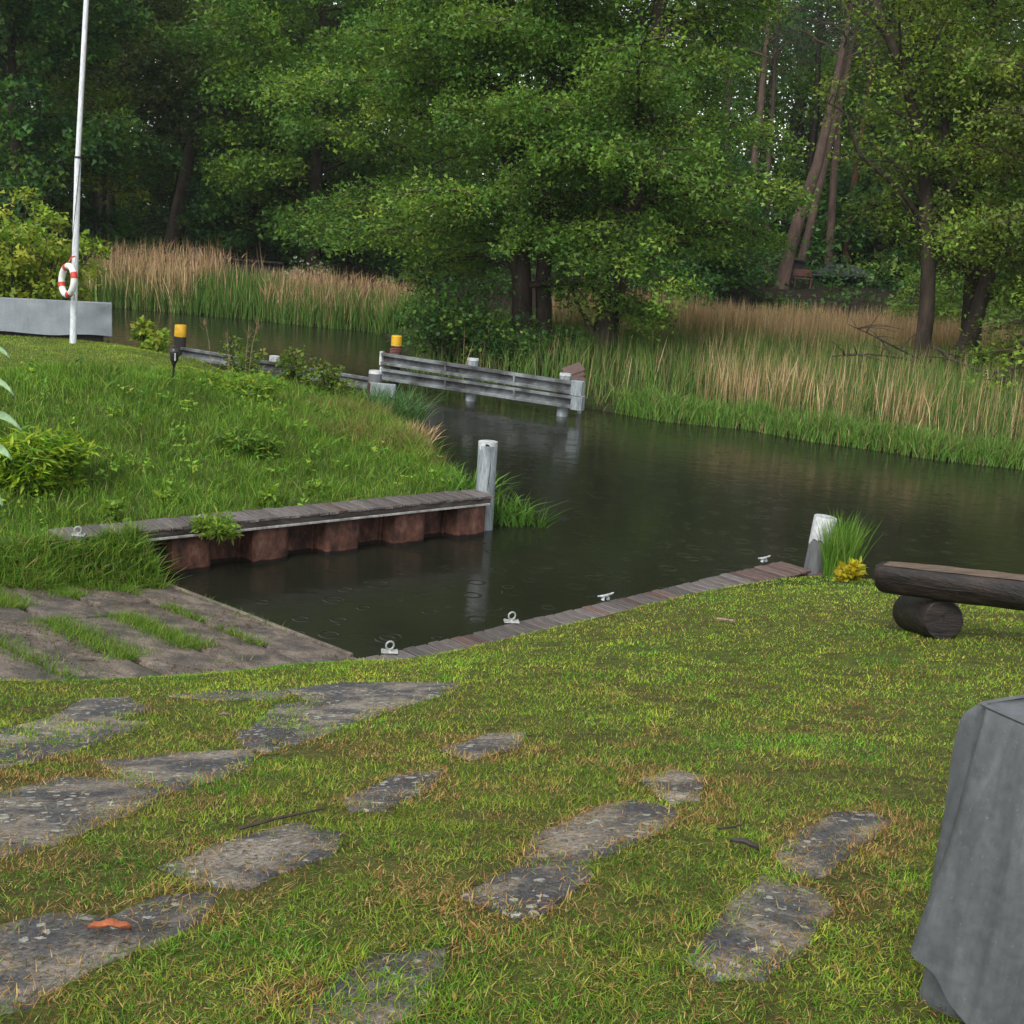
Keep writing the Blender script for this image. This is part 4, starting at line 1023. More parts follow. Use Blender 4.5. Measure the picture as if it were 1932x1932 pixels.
tree('alder_tree', 'tall straight alder at the right edge, its trunk showing near the top of the picture', T[0], T, .33, 15, 44, .22,
     lambda t: 3.0, leaf=.105, per=52, R=.44, tri=True, cols=OLIVE[1:] + ALDER[1:] + YEL[:2], wts=(2, 2, 3, 3, 2, 1), droop=.3, group='alders on the far bank')
T = trunk_px([(2010, 800), (2010, 600), (2000, 300), (2010, 0)], 33, 13)
tree('alder_tree', 'alder whose boughs reach in from beyond the right edge', T[0], T, .28, 16, 40, .12,
     lambda t: 3.3, leaf=.105, per=60, R=.44, tri=True, cols=OLIVE[1:] + ALDER[1:] + YEL[:2], wts=(2, 2, 3, 3, 2, 1), droop=.35, group='alders on the far bank')

def bush(name, label, base, h, rad, seed, stems=7, leaf=.08, per=24, R=.3, cols=ALDER, wts=None, upright=.25, cat='shrub', aspect=.36, n_limb=7, tri=False, group=None, step=.35, tilt=.8, droop_leaf=.3):
    rng = np.random.default_rng(seed); base = np.array(base, float); tb, CS, OS = [], [], []
    for k in range(stems):
        a = rng.uniform(0, 2 * np.pi); r = rad * rng.uniform(.2, .9); hh = h * rng.uniform(.65, 1.0) * (1 - .35 * (r / rad) ** 2)
        b0 = base + np.array([math.cos(a) * r * upright, math.sin(a) * r * upright, -.05])
        tr = np.stack([b0 + (np.array([math.cos(a) * r, math.sin(a) * r, 0]) * s ** 1.3) + np.array([0, 0, hh * s]) for s in np.linspace(0, 1, 6)])
        t2, C, O = grow(rng, tr, max(.006, h * .008), .003, n_limb, .12, lambda t: rad * .5 * (1.1 - .6 * t), elev=(.6, .4), droop=.3, sub=5, step=step, bare=.2, jitter=.01)
        tb += t2; CS.append(C); OS.append(O)
    rt = empty(name, tuple(base), label, cat, group)
    link('stem', tubes_mesh('stem', [(p - base, r) for p, r in tb], 5), GSTEM if cat == 'plant' else BARK, rt)['kind'] = 'stuff'
    v, f, c = leaves(rng, np.concatenate(CS) - base, np.concatenate(OS), R, per, leaf, cols, wts or (1,) * len(cols), tri, aspect=aspect, tilt=tilt, droop=droop_leaf)
    o = link('foliage', arr_mesh('foliage', v, f, c), LEAF, rt); o['kind'] = 'stuff'
    return rt
def ong(x, y): return np.array([x, y, float(terrain(x, y))])
bush('bank_bush', 'dark green bush spilling over the water left of the twin alder', ong(-2.3, 35.2), 2.7, 1.9, 31, 12, .11, 22, .36, DEEP + ALDER[:1], (3, 2, 1, 2))
bush('bank_bush', 'low leafy bush at the foot of the twin alder', ong(-.4, 34.4), 1.7, 1.2, 32, 8, .10, 22, .3, DEEP, (3, 2, 1))
bush('ivy_bush', 'ivy covered stump between the twin alder and the leaning alder', ong(1.25, 35.0), 1.5, .55, 33, 6, .10, 24, .22, DEEP, (4, 2, .5))

# left far bank and the wood behind
T = trunk_px([(590, 540), (600, 300), (610, 0)], 57, 20)
hb = tree('hornbeam_tree', 'bright green hornbeam towering over the left reeds, left of the twin alder', T[0], T, .3, 21, 52, .1,
     lambda t: 6.2 * (1 - .45 * max(0, t - .4) / .6), leaf=.175, per=62, R=.62, cols=HORN, wts=(3, 3, 1.5), droop=.3, sub=6, tri=True, step=.6, group='trees of the far wood')
T = trunk_px([(490, 530), (480, 400), (470, 330)], 60, 7.2)
lowhb = tree('hornbeam_tree', 'low dark hornbeam with drooping boughs behind the left reeds and the paling', T[0], T, .18, 22, 30, .1,
     lambda t: 4.2 * (1 - .5 * t), leaf=.18, per=46, R=.5, cols=DEEP, wts=(4, 2, .4), droop=.4, sub=7, tri=True, step=.5, group='trees of the far wood')
T = trunk_px([(322, 500), (350, 330), (374, 205), (384, 140)], 62, 11.5)
B1 = np.array([atY(378, 195, 62), atY(400, 130, 62.5), atY(440, 70, 63), atY(480, -60, 64)])
tree('leaning_tree', 'thick leaning tree with olive crown behind the left reeds', T[0], T, .48, 23, 24, .55, lambda t: 4.5, leaf=.18, per=34, R=.6, cols=OLIVE, wts=(3, 2, 1), tri=True, step=.7,
     group='trees of the far wood', extra=[dict(trunk=B1, r0=.28, n_limb=12, t0=.3, Rfun=lambda t: 4.)])
T = trunk_px([(186, 500), (190, 330), (186, 150), (180, 0)], 63, 16)
tree('dark_trunk_tree', 'straight dark tree behind the flagpole, right of the leftmost tree', T[0], T, .36, 24, 30, .4, lambda t: 5.2, leaf=.18, per=36, R=.6, cols=OLIVE + DEEP[:2], wts=(3, 2, 1, 1, 1), tri=True, step=.7, group='trees of the far wood')
T = trunk_px([(208, 500), (206, 340), (225, 200), (262, 0)], 66, 17)
tree('dark_trunk_tree', 'thin dark tree just right of the straight one behind the flagpole', T[0], T, .3, 25, 26, .4, lambda t: 5.0, leaf=.18, per=34, R=.6, cols=OLIVE, wts=(3, 2, 1), tri=True, step=.7, group='trees of the far wood')
T = trunk_px([(25, 520), (30, 300), (20, 0)], 52, 15)
tree('maple_tree', 'deep green tree filling the upper left corner', T[0], T, .3, 26, 44, .14, lambda t: 4.6, leaf=.20, per=46, R=.55, cols=DEEP, wts=(3, 2, 1.2), tri=True, step=.55, droop=.4, group='trees of the far wood')
T = trunk_px([(180, 520), (180, 300), (178, 150)], 55, 9.6)
tree('young_tree', 'small yellow green tree right behind the flagpole', T[0], T, .12, 27, 26, .35, lambda t: 2.0 * (1.15 - .7 * t), leaf=.17, per=34, R=.42, cols=YEL + HORN[:1], wts=(3, 2, .6, 1), tri=True, step=.45, group='trees of the far wood')
bush('elder_shrub', 'yellow green shrub with upright shoots behind the covered box', ong(-11.3, 27.0), 3.6, 1.1, 34, 24, .11, 20, .2, YEL, (2, 3, 1.2), .9, n_limb=10, tri=True)

# wood behind, right: pines and broadleaves
PINE = [(.020, .038, .022), (.03, .055, .028), (.045, .07, .03)]
def pine(label, pts, Y, top, r0, seed, n=20):
    T = trunk_px(pts, Y, top)
    return tree('pine_tree', label, T[0], T, r0, seed, n, .62, lambda t: 2.6, leaf=.22, per=30, R=.6, cols=PINE, wts=(3, 2, 1), bark=OBARK if 'orange' in label else PBARK, tri=True, aspect=.07, step=.5, droop=.1, tilt=1.2, flat=.5, group='pines of the far wood')
pine('thick leaning pine above the dark shed', [(1470, 545), (1500, 440), (1545, 310), (1575, 180)], 60, 19, .33, 41)
pine('pine leaning alongside the thick leaning pine', [(1500, 545), (1530, 420), (1556, 310), (1600, 120)], 64, 20, .22, 42)
pine('pine with bright orange upper trunk over the open shelter', [(1590, 545), (1605, 400), (1622, 290), (1650, 120)], 68, 20, .2, 43)
pine('orange trunked pine left of the forked alder', [(1640, 545), (1660, 350), (1685, 260), (1700, 100)], 70, 19, .19, 44)
pine('grey red pine between the leaning alder and the thick leaning pine', [(1400, 540), (1410, 400), (1432, 250), (1445, 120)], 63, 19, .25, 45)
pine('slim pine left of the grey red pine', [(1365, 540), (1368, 400), (1372, 270), (1378, 100)], 70, 20, .18, 46)
pine('slim pine just right of the grey red pine', [(1445, 540), (1448, 400), (1452, 300), (1462, 120)], 72, 20, .18, 47)
pine('pine behind the leaning alder crown', [(1300, 530), (1300, 300), (1290, 100)], 68, 20, .2, 48)
pine('tall pine with dark crown above the forked alder', [(1560, 540), (1575, 300), (1590, 110)], 66, 21, .22, 49, 26)
def back(src, x, y, rz, s, label):
    c = copy_tree(src); c.location = (x, y, float(terrain(x, y)) - .2); c.rotation_euler.z = rz; c.scale = (s, s, s * 1.05); c['label'] = label; return c
back(hb, 21.5, 77, 2.2, .95, 'broadleaf tree far behind the thick leaning pine')
back(hb, -17.5, 72, 1.0, 1.0, 'broadleaf tree between the leaning tree and the hornbeam')
back(hb, -33, 66, 3.3, 1.0, 'broadleaf tree behind the trees at the left edge')
back(hb, 32, 70, 5.2, .95, 'broadleaf tree behind the right hand pines')
back(hb, 36, 56, 2.6, .9, 'broadleaf tree behind the alders at the right edge')
back(lowhb, 7.6, 57, 1.3, .9, 'dark low broadleaf under the crown of the leaning alder')
back(lowhb, 29, 63, 4.1, 1.0, 'dark low broadleaf right of the open shelter')
back(lowhb, 19.5, 70, 2.2, 1.5, 'dark broadleaf behind the thick leaning pine')
bush('bank_bush', 'bright leafy bush in front of the open shelter', ong(16.5, 50), 3.6, 2.3, 36, 10, .15, 18, .45, ALDER, (2, 3, 2), tri=True)
bush('bank_bush', 'dark rounded bush on the brown bank behind the right reeds', ong(10.8, 50.5), 1.6, 1.4, 37, 9, .13, 18, .35, DEEP, (4, 2, .5), tri=True)
bush('bank_bush', 'dim bush below the crown of the leaning alder', ong(6.0, 52), 2.6, 2.4, 38, 10, .15, 18, .45, DEEP, (4, 2, .5), tri=True)
fl = bush('blossom_bush', 'bush dotted with white blossom beside the dark paling', ong(-9.6, 53.2), 1.6, 1.1, 39, 8, .12, 14, .3, [(.06, .12, .03), (.5, .52, .42)], (2, 1), tri=True)

# far wood: one mass behind everything
rng = np.random.default_rng(77)
NW = 5200
wx = rng.uniform(-80, 80, NW); wy = rng.uniform(76, 100, NW)
top = 22 + 4 * fbm(wx * .15, wx * 0, 4) - 9 * np.exp(-((wx - 5) / 4.5) ** 2)
wz = 1.5 + (top - 1.5) * rng.uniform(0, 1, NW) ** .8
C = np.stack([wx, wy, wz], 1); O = rng.normal(0, 1, (NW, 3))
v, f, c = leaves(rng, C, O, 1.3, 26, .42, DEEP + OLIVE[:2], (3, 2, .5, 2, 1), True, flat=.4)
tw = [(np.array([[x, y, 1.], [x + rng.normal(0, .6), y, 12], [x + rng.normal(0, 1.2), y, 20]]), np.array([.25, .2, .08])) for x, y in zip(rng.uniform(-80, 80, 90), rng.uniform(74, 92, 90))]
tm = tubes_mesh('t', tw, 6); n0 = len(v)
tv = np.empty(len(tm.vertices) * 3, np.float32); tm.vertices.foreach_get('co', tv); tv = tv.reshape(-1, 3)
tf = np.array([p.vertices[:] for p in tm.polygons]); tf = np.concatenate([tf[:, [0, 1, 2]], tf[:, [0, 2, 3]]]) + n0
bpy.data.meshes.remove(tm)
fw = link('far_wood', arr_mesh('far_wood', np.concatenate([v, tv]), np.concatenate([f, tf]), np.concatenate([c, np.tile([[.035, .026, .02]], (len(tv), 1))])), LEAF)
tag(fw, 'dim mass of woodland closing the view behind the nearer trees', kind='stuff')
for dx, dy, sx, lab in ((.8, 13, 1.06, 'second dim belt of woodland behind the first'), (-.6, 27, 1.12, 'rearmost dim belt of woodland'), (4, -7, 1, 'dim undergrowth front of the woodland')):
    f2 = fw.copy(); col.objects.link(f2); f2.location = (dx, dy, -1.0 if dy > 0 else 0); f2.scale = (sx, 1, 1.0 if dy > 0 else .36); f2['label'] = lab

rng = np.random.default_rng(78); NW = 1500
wx = rng.uniform(-42, 46, NW); wy = rng.uniform(53, 68, NW); wz = terrain(wx, wy) + rng.uniform(0, 1, NW) ** 1.6 * (1.2 + 1.6 * fbm(wx * .35, wy * .35, 6))
k = ((wx < 8) | (wx > 26) | (wy > 60) | (rng.uniform(size=NW) < .45)) & ~((wx > -18) & (wx < -7) & (wy < 60.5)); wz = np.where((wx > 8) & (wx < 26) & (wy < 60), terrain(wx, wy) + .25, wz); C = np.stack([wx, wy, wz], 1)[k]
v, f, c = leaves(rng, C, rng.normal(0, 1, (len(C), 3)), .8, 30, .22, DEEP + OLIVE[:1], (4, 2, .3, 2), True, flat=.4)
tag(link('undergrowth', arr_mesh('undergrowth', v, f, c), LEAF), 'low leafy undergrowth at the edge of the wood', kind='stuff')

# fallen dead branches at the right bank
def branch(label, pts, r, seed, n):
    rng = np.random.default_rng(seed); P = np.array([atY(x, y, Y) for x, y, Y in pts])
    tb = [(resample(P, 10), np.linspace(r, r * .25, 10))]; q = resample(P, 10)
    for k in range(n):
        i = rng.integers(2, 9); d = rng.normal(0, 1, 3); d[2] = abs(d[2]) * .7; d /= np.linalg.norm(d); l = rng.uniform(.5, 1.5)
        s = np.linspace(0, 1, 4)[:, None]; tb.append((q[i] + d * s * l + np.array([0, 0, -.25]) * s * s * l, np.linspace(r * .4, r * .1, 4)))
    e = empty('fallen_branch', tuple(P[0]), label, 'branch', 'dead branches at the right bank')
    link('limb', tubes_mesh('limb', [(p - P[0], rr) for p, rr in tb], 5), TWIG, e)
branch('dead branch lying out over the reeds from the forked alder', [(1760, 690, 35.5), (1700, 675, 34.6), (1640, 668, 33.8), (1570, 672, 33)], .05, 51, 12)
branch('dead branch rising to the left in front of the forked alder', [(1740, 680, 35), (1700, 660, 34.6), (1640, 630, 34.2), (1600, 612, 34)], .04, 52, 10)
branch('long grey dead branch slanting down to the right edge', [(1950, 748, 31.5), (1880, 712, 32.5), (1800, 680, 33.5), (1760, 655, 34)], .07, 53, 12)

# ------------------------------------------------------------------ huts, paling, shelter in the wood
hl = ong(*atY(375, 480, 58)[:2]); h0 = empty('garden_hut', tuple(hl), 'dark hut with grey felt roof half hidden by the left reeds', 'hut')
a, b, c_, d_ = atY(338, 462, 58), atY(398, 470, 58), atY(352, 482, 56.4), atY(413, 489, 56.4)
MB().add([a, b, d_, c_] + [p - np.array([0, 0, .07]) for p in (a, b, d_, c_)], [(0, 1, 2, 3), (7, 6, 5, 4), (0, 4, 5, 1), (1, 5, 6, 2), (2, 6, 7, 3), (3, 7, 4, 0)]).build('roof', ROOF, h0, .01)
cx = (a + b + c_ + d_) / 4; MB().box((cx[0], cx[1] + .2, (hl[2] + a[2]) / 2 - .15), (1.45, 1.2, a[2] - hl[2] - .1)).build('wall', DARKWOOD, h0, .01)
pal = empty('paling_fence', tuple(ong(*atY(475, 530, 54.5)[:2])), 'dark vertical paling between the left reeds and the wood', 'fence')
pk = None
for k in range(26):
    px = 418 + k * 4.4; t_ = atY(px, 497 + (px - 418) * .06 + rg.uniform(-1.5, 1.5), 54.6); zb = float(terrain(t_[0], 54.6)) - .1
    if pk is None:
        pk = MB().box((0, 0, .6), (.085, .025, 1.2)).mesh('pale', bevel=.006); pk.materials.append(DARKWOOD)
    o = link('pale', pk, None, pal); o.location = Vector((t_[0], 54.6, zb)) - wloc(pal); o.scale.z = (t_[2] - zb) / 1.2
x0, x1 = atY(418, 510, 54.7)[0], atY(530, 515, 54.7)[0]
for z in (.45, 1.05): MB().box(((x0 + x1) / 2, 54.64, wloc(pal).z + z), (x1 - x0 + .2, .05, .08)).build('rail', DARKWOOD, pal, .005)
shp = ong(*atY(1590, 560, 64)[:2]); sh = empty('open_shelter', tuple(shp), 'open timber shelter with dark hipped roof under the right hand pines', 'shelter')
e0, e1_, e2_, e3 = atY(1530, 520, 63), atY(1648, 523, 63), atY(1640, 512, 66), atY(1540, 509, 66); rg0, rg1 = atY(1565, 497, 64.5), atY(1612, 500, 64.5)
MB().add([e0, e1_, e2_, e3, rg0, rg1], [(0, 1, 5, 4), (1, 2, 5), (2, 3, 4, 5), (3, 0, 4), (3, 2, 1, 0)]).build('roof', ROOF, sh, .01)
for q in (e0, e1_, e2_, e3):
    qq = q + (np.array(shp) - q) * np.array([.06, .06, 0]); MB().tube([(qq[0], qq[1], float(terrain(qq[0], qq[1])) - .1), (qq[0], qq[1], q[2])], .07, 6).build('post', DARKWOOD, sh)
MB().box((shp[0], 64.6, shp[2] + .55), (2.4, .1, .75)).build('parapet', ROOF, sh, .01)
sb = ong(*atY(1494, 545, 62)[:2]); sdz = atY(1494, 492, 62)[2]; sho = empty('dark_shed', tuple(sb), 'narrow black shed at the foot of the thick leaning pine', 'shed')
MB().box((sb[0], 62, (sb[2] + sdz) / 2), (.75, .8, sdz - sb[2] + .2)).build('wall', DARKWOOD, sho, .01)
MB().box((sb[0], 62, sdz + .06), (1.0, 1.1, .07), Matrix.Rotation(.12, 3, 'Y')).build('roof', ROOF, sho, .01)
bb = ong(*atY(1512, 545, 60.5)[:2]); be = empty('garden_bench', tuple(bb), 'reddish garden bench in front of the black shed', 'bench')
MB().box((bb[0], 60.5, bb[2] + .45), (.9, .35, .05)).build('seat', REDWOOD, be, .006); MB().box((bb[0], 60.7, bb[2] + .72), (.9, .05, .32)).build('backrest', REDWOOD, be, .006)
for sx in (-.38, .38): MB().box((bb[0] + sx, 60.5, bb[2] + .2), (.06, .3, .46)).build('leg', REDWOOD, be, .005)

# ------------------------------------------------------------------ reeds
TAN = [(.42, .29, .15), (.50, .37, .21), (.33, .215, .12), (.28, .22, .09)]
GRN = [(.055, .125, .026), (.09, .175, .03), (.13, .20, .038)]
def plan_fill(rng, n, x0, x1, y0, y1, cond):
    out = []; got = 0
    while got < n:
        x = rng.uniform(x0, x1, n * 2); y = rng.uniform(y0, y1, n * 2); k = cond(x, y); out.append(np.stack([x[k], y[k]], 1)); got += k.sum()
        if k.sum() == 0: break
    P = np.concatenate(out)[:n]; return np.column_stack([P, terrain(P[:, 0], P[:, 1])])
wsd = lambda x, y: -sdf(x, y, WATER_POLY)
def reeds(name, label, P, rng, h, hv, cols, wts, w=.018, plume=.5, lean=.08, bend=.12, segs=2):
    N = len(P); hh = h * rng.uniform(1 - hv, 1 + hv * .6, N)
    c = vary(rng, cols, wts, N); vs = blades(name, rng, P, hh, np.full(N, w) * rng.uniform(.7, 1.3, N), rng.normal(0, lean, N), np.abs(rng.normal(0, bend, N)), c, segs, REED, label)
    return vs
rng = np.random.default_rng(90)
left_c = lambda x, y: (wsd(x, y) > -.1) & (wsd(x, y) < 4.6) & (y > 44) & ((np.abs(x + 11.7) > .8 + .5 * (wsd(x, y) < 1.5)) | (hashnoise(x * 19, y * 23, 3) > .75))
P = plan_fill(rng, 5200, -17.5, -4.6, 46, 53, left_c)
hn = .75 + .35 * fbm(P[:, 0] * .6, P[:, 1] * .6, 8); hn *= np.where(P[:, 0] > -11, .72, 1.)
reeds('dry_reeds', 'belt of dry tan reeds along the far left shore', P, rng, 1.95 * hn, .5, TAN, (3, 2, 2, 2), .022, lean=.1, bend=.16, segs=2)
# plumes of the left reeds
Q = P[rng.uniform(size=len(P)) < .3].copy(); Q[:, 2] += rng.uniform(.9, 1.75, len(Q)) * (.75 + .35 * fbm(Q[:, 0] * .6, Q[:, 1] * .6, 8)) * np.where(Q[:, 0] > -11, .72, 1.)
blades('reed_plumes', rng, Q, rng.uniform(.2, .5, len(Q)), rng.uniform(.02, .045, len(Q)), rng.normal(.15, .2, len(Q)), rng.uniform(.1, .6, len(Q)), vary(rng, [(.30, .19, .12), (.24, .14, .09)], (1, 1), len(Q)), 2, REED, 'brown feathery plumes on the dry reeds of the far left shore')
P = plan_fill(rng, 11000, -18, -4.4, 45.5, 52, lambda x, y: (wsd(x, y) > -.25) & (wsd(x, y) < 3) & (y > 44))
hh = np.where(np.abs(P[:, 0] + 11.7) < 1.6, 1.4, 1.2) * (.7 + .5 * fbm(P[:, 0], P[:, 1], 3))
blades('green_reeds', rng, P, hh * rng.uniform(.7, 1.2, len(P)), rng.uniform(.02, .035, len(P)), rng.normal(0, .15, len(P)), rng.uniform(.0, .4, len(P)), vary(rng, GRN, (2, 2, 1), len(P)), 2, REED, 'fresh green reeds at the foot of the dry ones on the far left shore')
# right bank
right_c = lambda x, y: (wsd(x, y) > -.1) & (y > 25)
P = plan_fill(rng, 10000, 1.0, 24, 40, 50.5, lambda x, y: right_c(x, y) & (x + (y - 45) * .25 < 19) & (fbm(x * .3, y * .3, 12) > .28))
reeds('dry_reeds', 'band of dry tan reeds in front of the wood on the right bank', P, rng, 1.6 * (.8 + .4 * fbm(P[:, 0] * .5, P[:, 1] * .5, 2)), .2, TAN, (3, 2, 2, 1), .026)
P = plan_fill(rng, 34000, -3.2, 24, 25, 44, lambda x, y: right_c(x, y) & (wsd(x, y) < 14) & ~((x < 1.8) & (y < 32.2)))
d0 = wsd(P[:, 0], P[:, 1]); hh = (.55 + .6 * ss(.2, 2.5, d0)) * (.7 + .6 * fbm(P[:, 0] * .6, P[:, 1] * .6, 14))
blades('green_reeds', rng, P, hh * rng.uniform(.75, 1.25, len(P)), rng.uniform(.010, .022, len(P)), rng.normal(0, .12, len(P)), rng.uniform(.0, .45, len(P)), vary(rng, GRN + [(.16, .17, .06), (.26, .20, .10)], (3, 3, 2, 1.3, 1.0), len(P)), 2, REED, 'dense green sedge and reed covering the right bank')
P = plan_fill(rng, 1900, -2.5, 20, 27, 42, lambda x, y: right_c(x, y) & ((x > 4.8) | (hashnoise(x * 17, y * 13, 5) > .7)) & (wsd(x, y) > .35) & (wsd(x, y) < 9) & ((fbm(x * .45, y * .45, 30) > .6) | (hashnoise(x * 31, y * 37, 2) > .45)))
reeds('dry_reeds', 'scattered dry tan stalks standing in the green sedge of the right bank', P, rng, 1.3 * (.75 + .5 * fbm(P[:, 0] * .5, P[:, 1] * .5, 2)), .4, TAN, (3, 2, 2, 2), .016, lean=.07)
P = plan_fill(rng, 600, 4.5, 9.8, 28, 33.5, lambda x, y: right_c(x, y) & (wsd(x, y) > .7) & (wsd(x, y) < 3.2) & (fbm(x * .9, y * .9, 31) > .5))
reeds('dry_reeds', 'clumps of leaning dry stalks near the waterline of the right bank', P, rng, 1.2, .4, TAN, (3, 2, 2, 1), .015, lean=.09)
P = plan_fill(rng, 9000, 1.6, 14, 25, 32, lambda x, y: (wsd(x, y) > -.12) & (wsd(x, y) < .75) & (y > 25) & ~((x < 2.4) & (y < 31.5)))
hh = .5 * (.6 + .8 * fbm(P[:, 0] * 1.2, P[:, 1] * 1.2, 19)); P[:, 2] = np.maximum(P[:, 2], -.03)
blades('shore_sedge', rng, P, hh * rng.uniform(.6, 1.25, len(P)), rng.uniform(.012, .024, len(P)), rng.normal(0, .2, len(P)), rng.uniform(.1, .8, len(P)), vary(rng, [(.08, .18, .03), (.12, .23, .035), (.17, .24, .05), (.28, .22, .1)], (3, 3, 1, .5), len(P)), 2, REED, 'bright sedge fringe along the waterline of the right bank')

# ------------------------------------------------------------------ grass
rng = np.random.default_rng(123)
def slab_d(x, y):
    d = np.full(np.shape(x), -9.)
    for pl in SLAB_PLAN: d = np.maximum(d, sdf(x, y, [tuple(p) for p in pl]))
    return d - .006 + .11 * (fbm(x * 9, y * 9, 95) - .5) + .05 * (fbm(x * 30, y * 30, 96) - .5)
def on_slab(x, y):          # how high a blade must be rooted to stand on a slab
    d = np.full(np.shape(x), -9.)
    for pl in SLAB_PLAN + COVER_PLAN: d = np.maximum(d, sdf(x, y, [tuple(p) for p in pl]))
    return np.where(d > -.055, .004, -.003)
def cover_d(x, y):
    d = np.full(np.shape(x), -9.)
    for pl in COVER_PLAN: d = np.maximum(d, sdf(x, y, [tuple(p) for p in pl]))
    return d + .08 * (fbm(x * 9, y * 9, 97) - .5)
def ramp_at(x, y): return sdf(x, y, RAMP_POLY)
def lawn_pts(n, r0, r1):
    r = np.exp(rng.uniform(np.log(r0), np.log(r1), n)); th = rng.uniform(-.68, .68, n)
    x, y = r * np.sin(th), r * np.cos(th)
    dist = (x - A_[0]) * nR[0] + (y - A_[1]) * nR[1]; al = (x - A_[0]) * dR[0] + (y - A_[1]) * dR[1]
    ok = (wsd(x, y) > .1) & (ramp_at(x, y) < -.12) & (y < 15.5) & ((dist > .47) | (al < -.25))
    dl = (x - L_[0]) * nL[0] + (y - L_[1]) * nL[1]
    ok &= (dl < -1.2) | (x > -1)
    return x[ok], y[ok], r[ok]
LG = [(.08, .185, .016), (.155, .26, .022), (.26, .33, .034), (.35, .32, .06)]
STRAW = [(.40, .26, .09), (.30, .16, .055), (.46, .33, .14), (.17, .10, .045)]
def lawn_cols(x, y, sdv):
    n = len(x); a = fbm(x * 1.6, y * 1.6, 40); b = fbm(x * 5, y * 5, 41); near = np.exp(-np.maximum(-sdv, 0) / .07)
    far_ = ss(4.5, 8, y)
    pd = np.clip(.05 + .68 * ss(.54, .72, a * .4 + b * .6 + .30 * near) * (1 - .7 * far_), 0, .72)
    g = vary(rng, LG, (2.2, 3, 2.5, 1), n, .22); g2 = vary(rng, LG, (3, 2.5, .6, .1), n, .2); sel = (fbm(x * 2.3, y * 2.3, 44) > .53)[:, None]
    g = np.where(sel & (rng.uniform(size=(n, 1)) < .75), g2, g)
    g = g * (1 + .22 * far_[:, None] * np.array([1.1, .9, .3]))
    s_ = vary(rng, STRAW, (3, 2, 1, 2), n, .2)
    cv_ = .55 + .9 * fbm(x * 3.4, y * 3.4, 45); cv_ = cv_ * (.75 + .5 * fbm(x * 12, y * 12, 46))
    g = g * cv_[:, None]; lush = ss(.6, .7, fbm(x * 1.9 + 7, y * 1.9, 48))[:, None]
    g = g * (1 - lush) + g * np.array([.62, .95, .8]) * lush
    return np.where((rng.uniform(size=n) < pd)[:, None], s_, g)
x, y, r = lawn_pts(135000, 1.7, 3.7); sdv = slab_d(x, y)
k = (rng.uniform(size=len(x)) < np.exp(-np.maximum(sdv + .012, 0) / .024)) | (rng.uniform(size=len(x)) < .015); k &= (cover_d(x, y) < 0) | (rng.uniform(size=len(x)) < .25 + .6 * ss(.42, .58, fbm(x * 13, y * 13, 98))); bare = fbm(x * 3.1, y * 3.1, 47)
k &= rng.uniform(size=len(x)) < np.where(bare > .64, .3, 1.) * (1 - .35 * np.exp(-np.abs(sdv + .02) / .02)); x, y, r, sdv = x[k], y[k], r[k], sdv[k]; N = len(x)
P = np.column_stack([x, y, terrain(x, y) + on_slab(x, y)])
cl = .35 + 1.3 * fbm(x * 9, y * 9, 50)
blades('lawn_grass', rng, P, rng.uniform(.009, .025, N) * cl, rng.uniform(.0018, .0038, N), rng.normal(0, .7, N), rng.uniform(-.6, 1.9, N), lawn_cols(x, y, sdv), 2, GRASS, 'short mown grass of the near lawn around the slabs')
x, y, r = lawn_pts(330000, 3.6, 15.8); sdv = slab_d(x, y); k = rng.uniform(size=len(x)) < np.exp(-np.maximum(sdv + .012, 0) / .026); k &= (cover_d(x, y) < 0) | (rng.uniform(size=len(x)) < .25 + .6 * ss(.42, .58, fbm(x * 13, y * 13, 98))); k &= rng.uniform(size=len(x)) < np.where((fbm(x * 2.6, y * 2.6, 47) > .68) & (y < 12), .3, 1.); x, y, r, sdv = x[k], y[k], r[k], sdv[k]; N = len(x)
P = np.column_stack([x, y, terrain(x, y) + on_slab(x, y)]); cl = .35 + 1.3 * fbm(x * 6, y * 6, 50)
blades('lawn_grass', rng, P, rng.uniform(.010, .028, N) * cl, .0042 * (r / 4) ** .85 * rng.uniform(.7, 1.4, N), rng.normal(0, .6, N), rng.uniform(-.5, 1.3, N), lawn_cols(x, y, sdv), 1, GRASS, 'short mown grass of the lawn sloping to the jetty')
# clippings lying on slabs and soil
x, y, r = lawn_pts(40000, 1.7, 7); N = len(x); P = np.column_stack([x, y, terrain(x, y) + np.where(np.maximum(slab_d(x, y), cover_d(x, y)) > -.03, .012, .010)])
k = (slab_d(x, y) < -.005) | (rng.uniform(size=N) < .9); P = P[k]; N = len(P)
blades('grass_clippings', rng, P, rng.uniform(.008, .012, N), rng.uniform(.0015, .003, N), rng.uniform(1.5, 4.5, N), rng.uniform(-.5, .5, N), vary(rng, STRAW + [(.12, .11, .03), (.07, .06, .025)], (2, 2, 1, 1, 3, 2), N), 1, GRASS, 'dry grass clippings strewn over slabs and lawn')

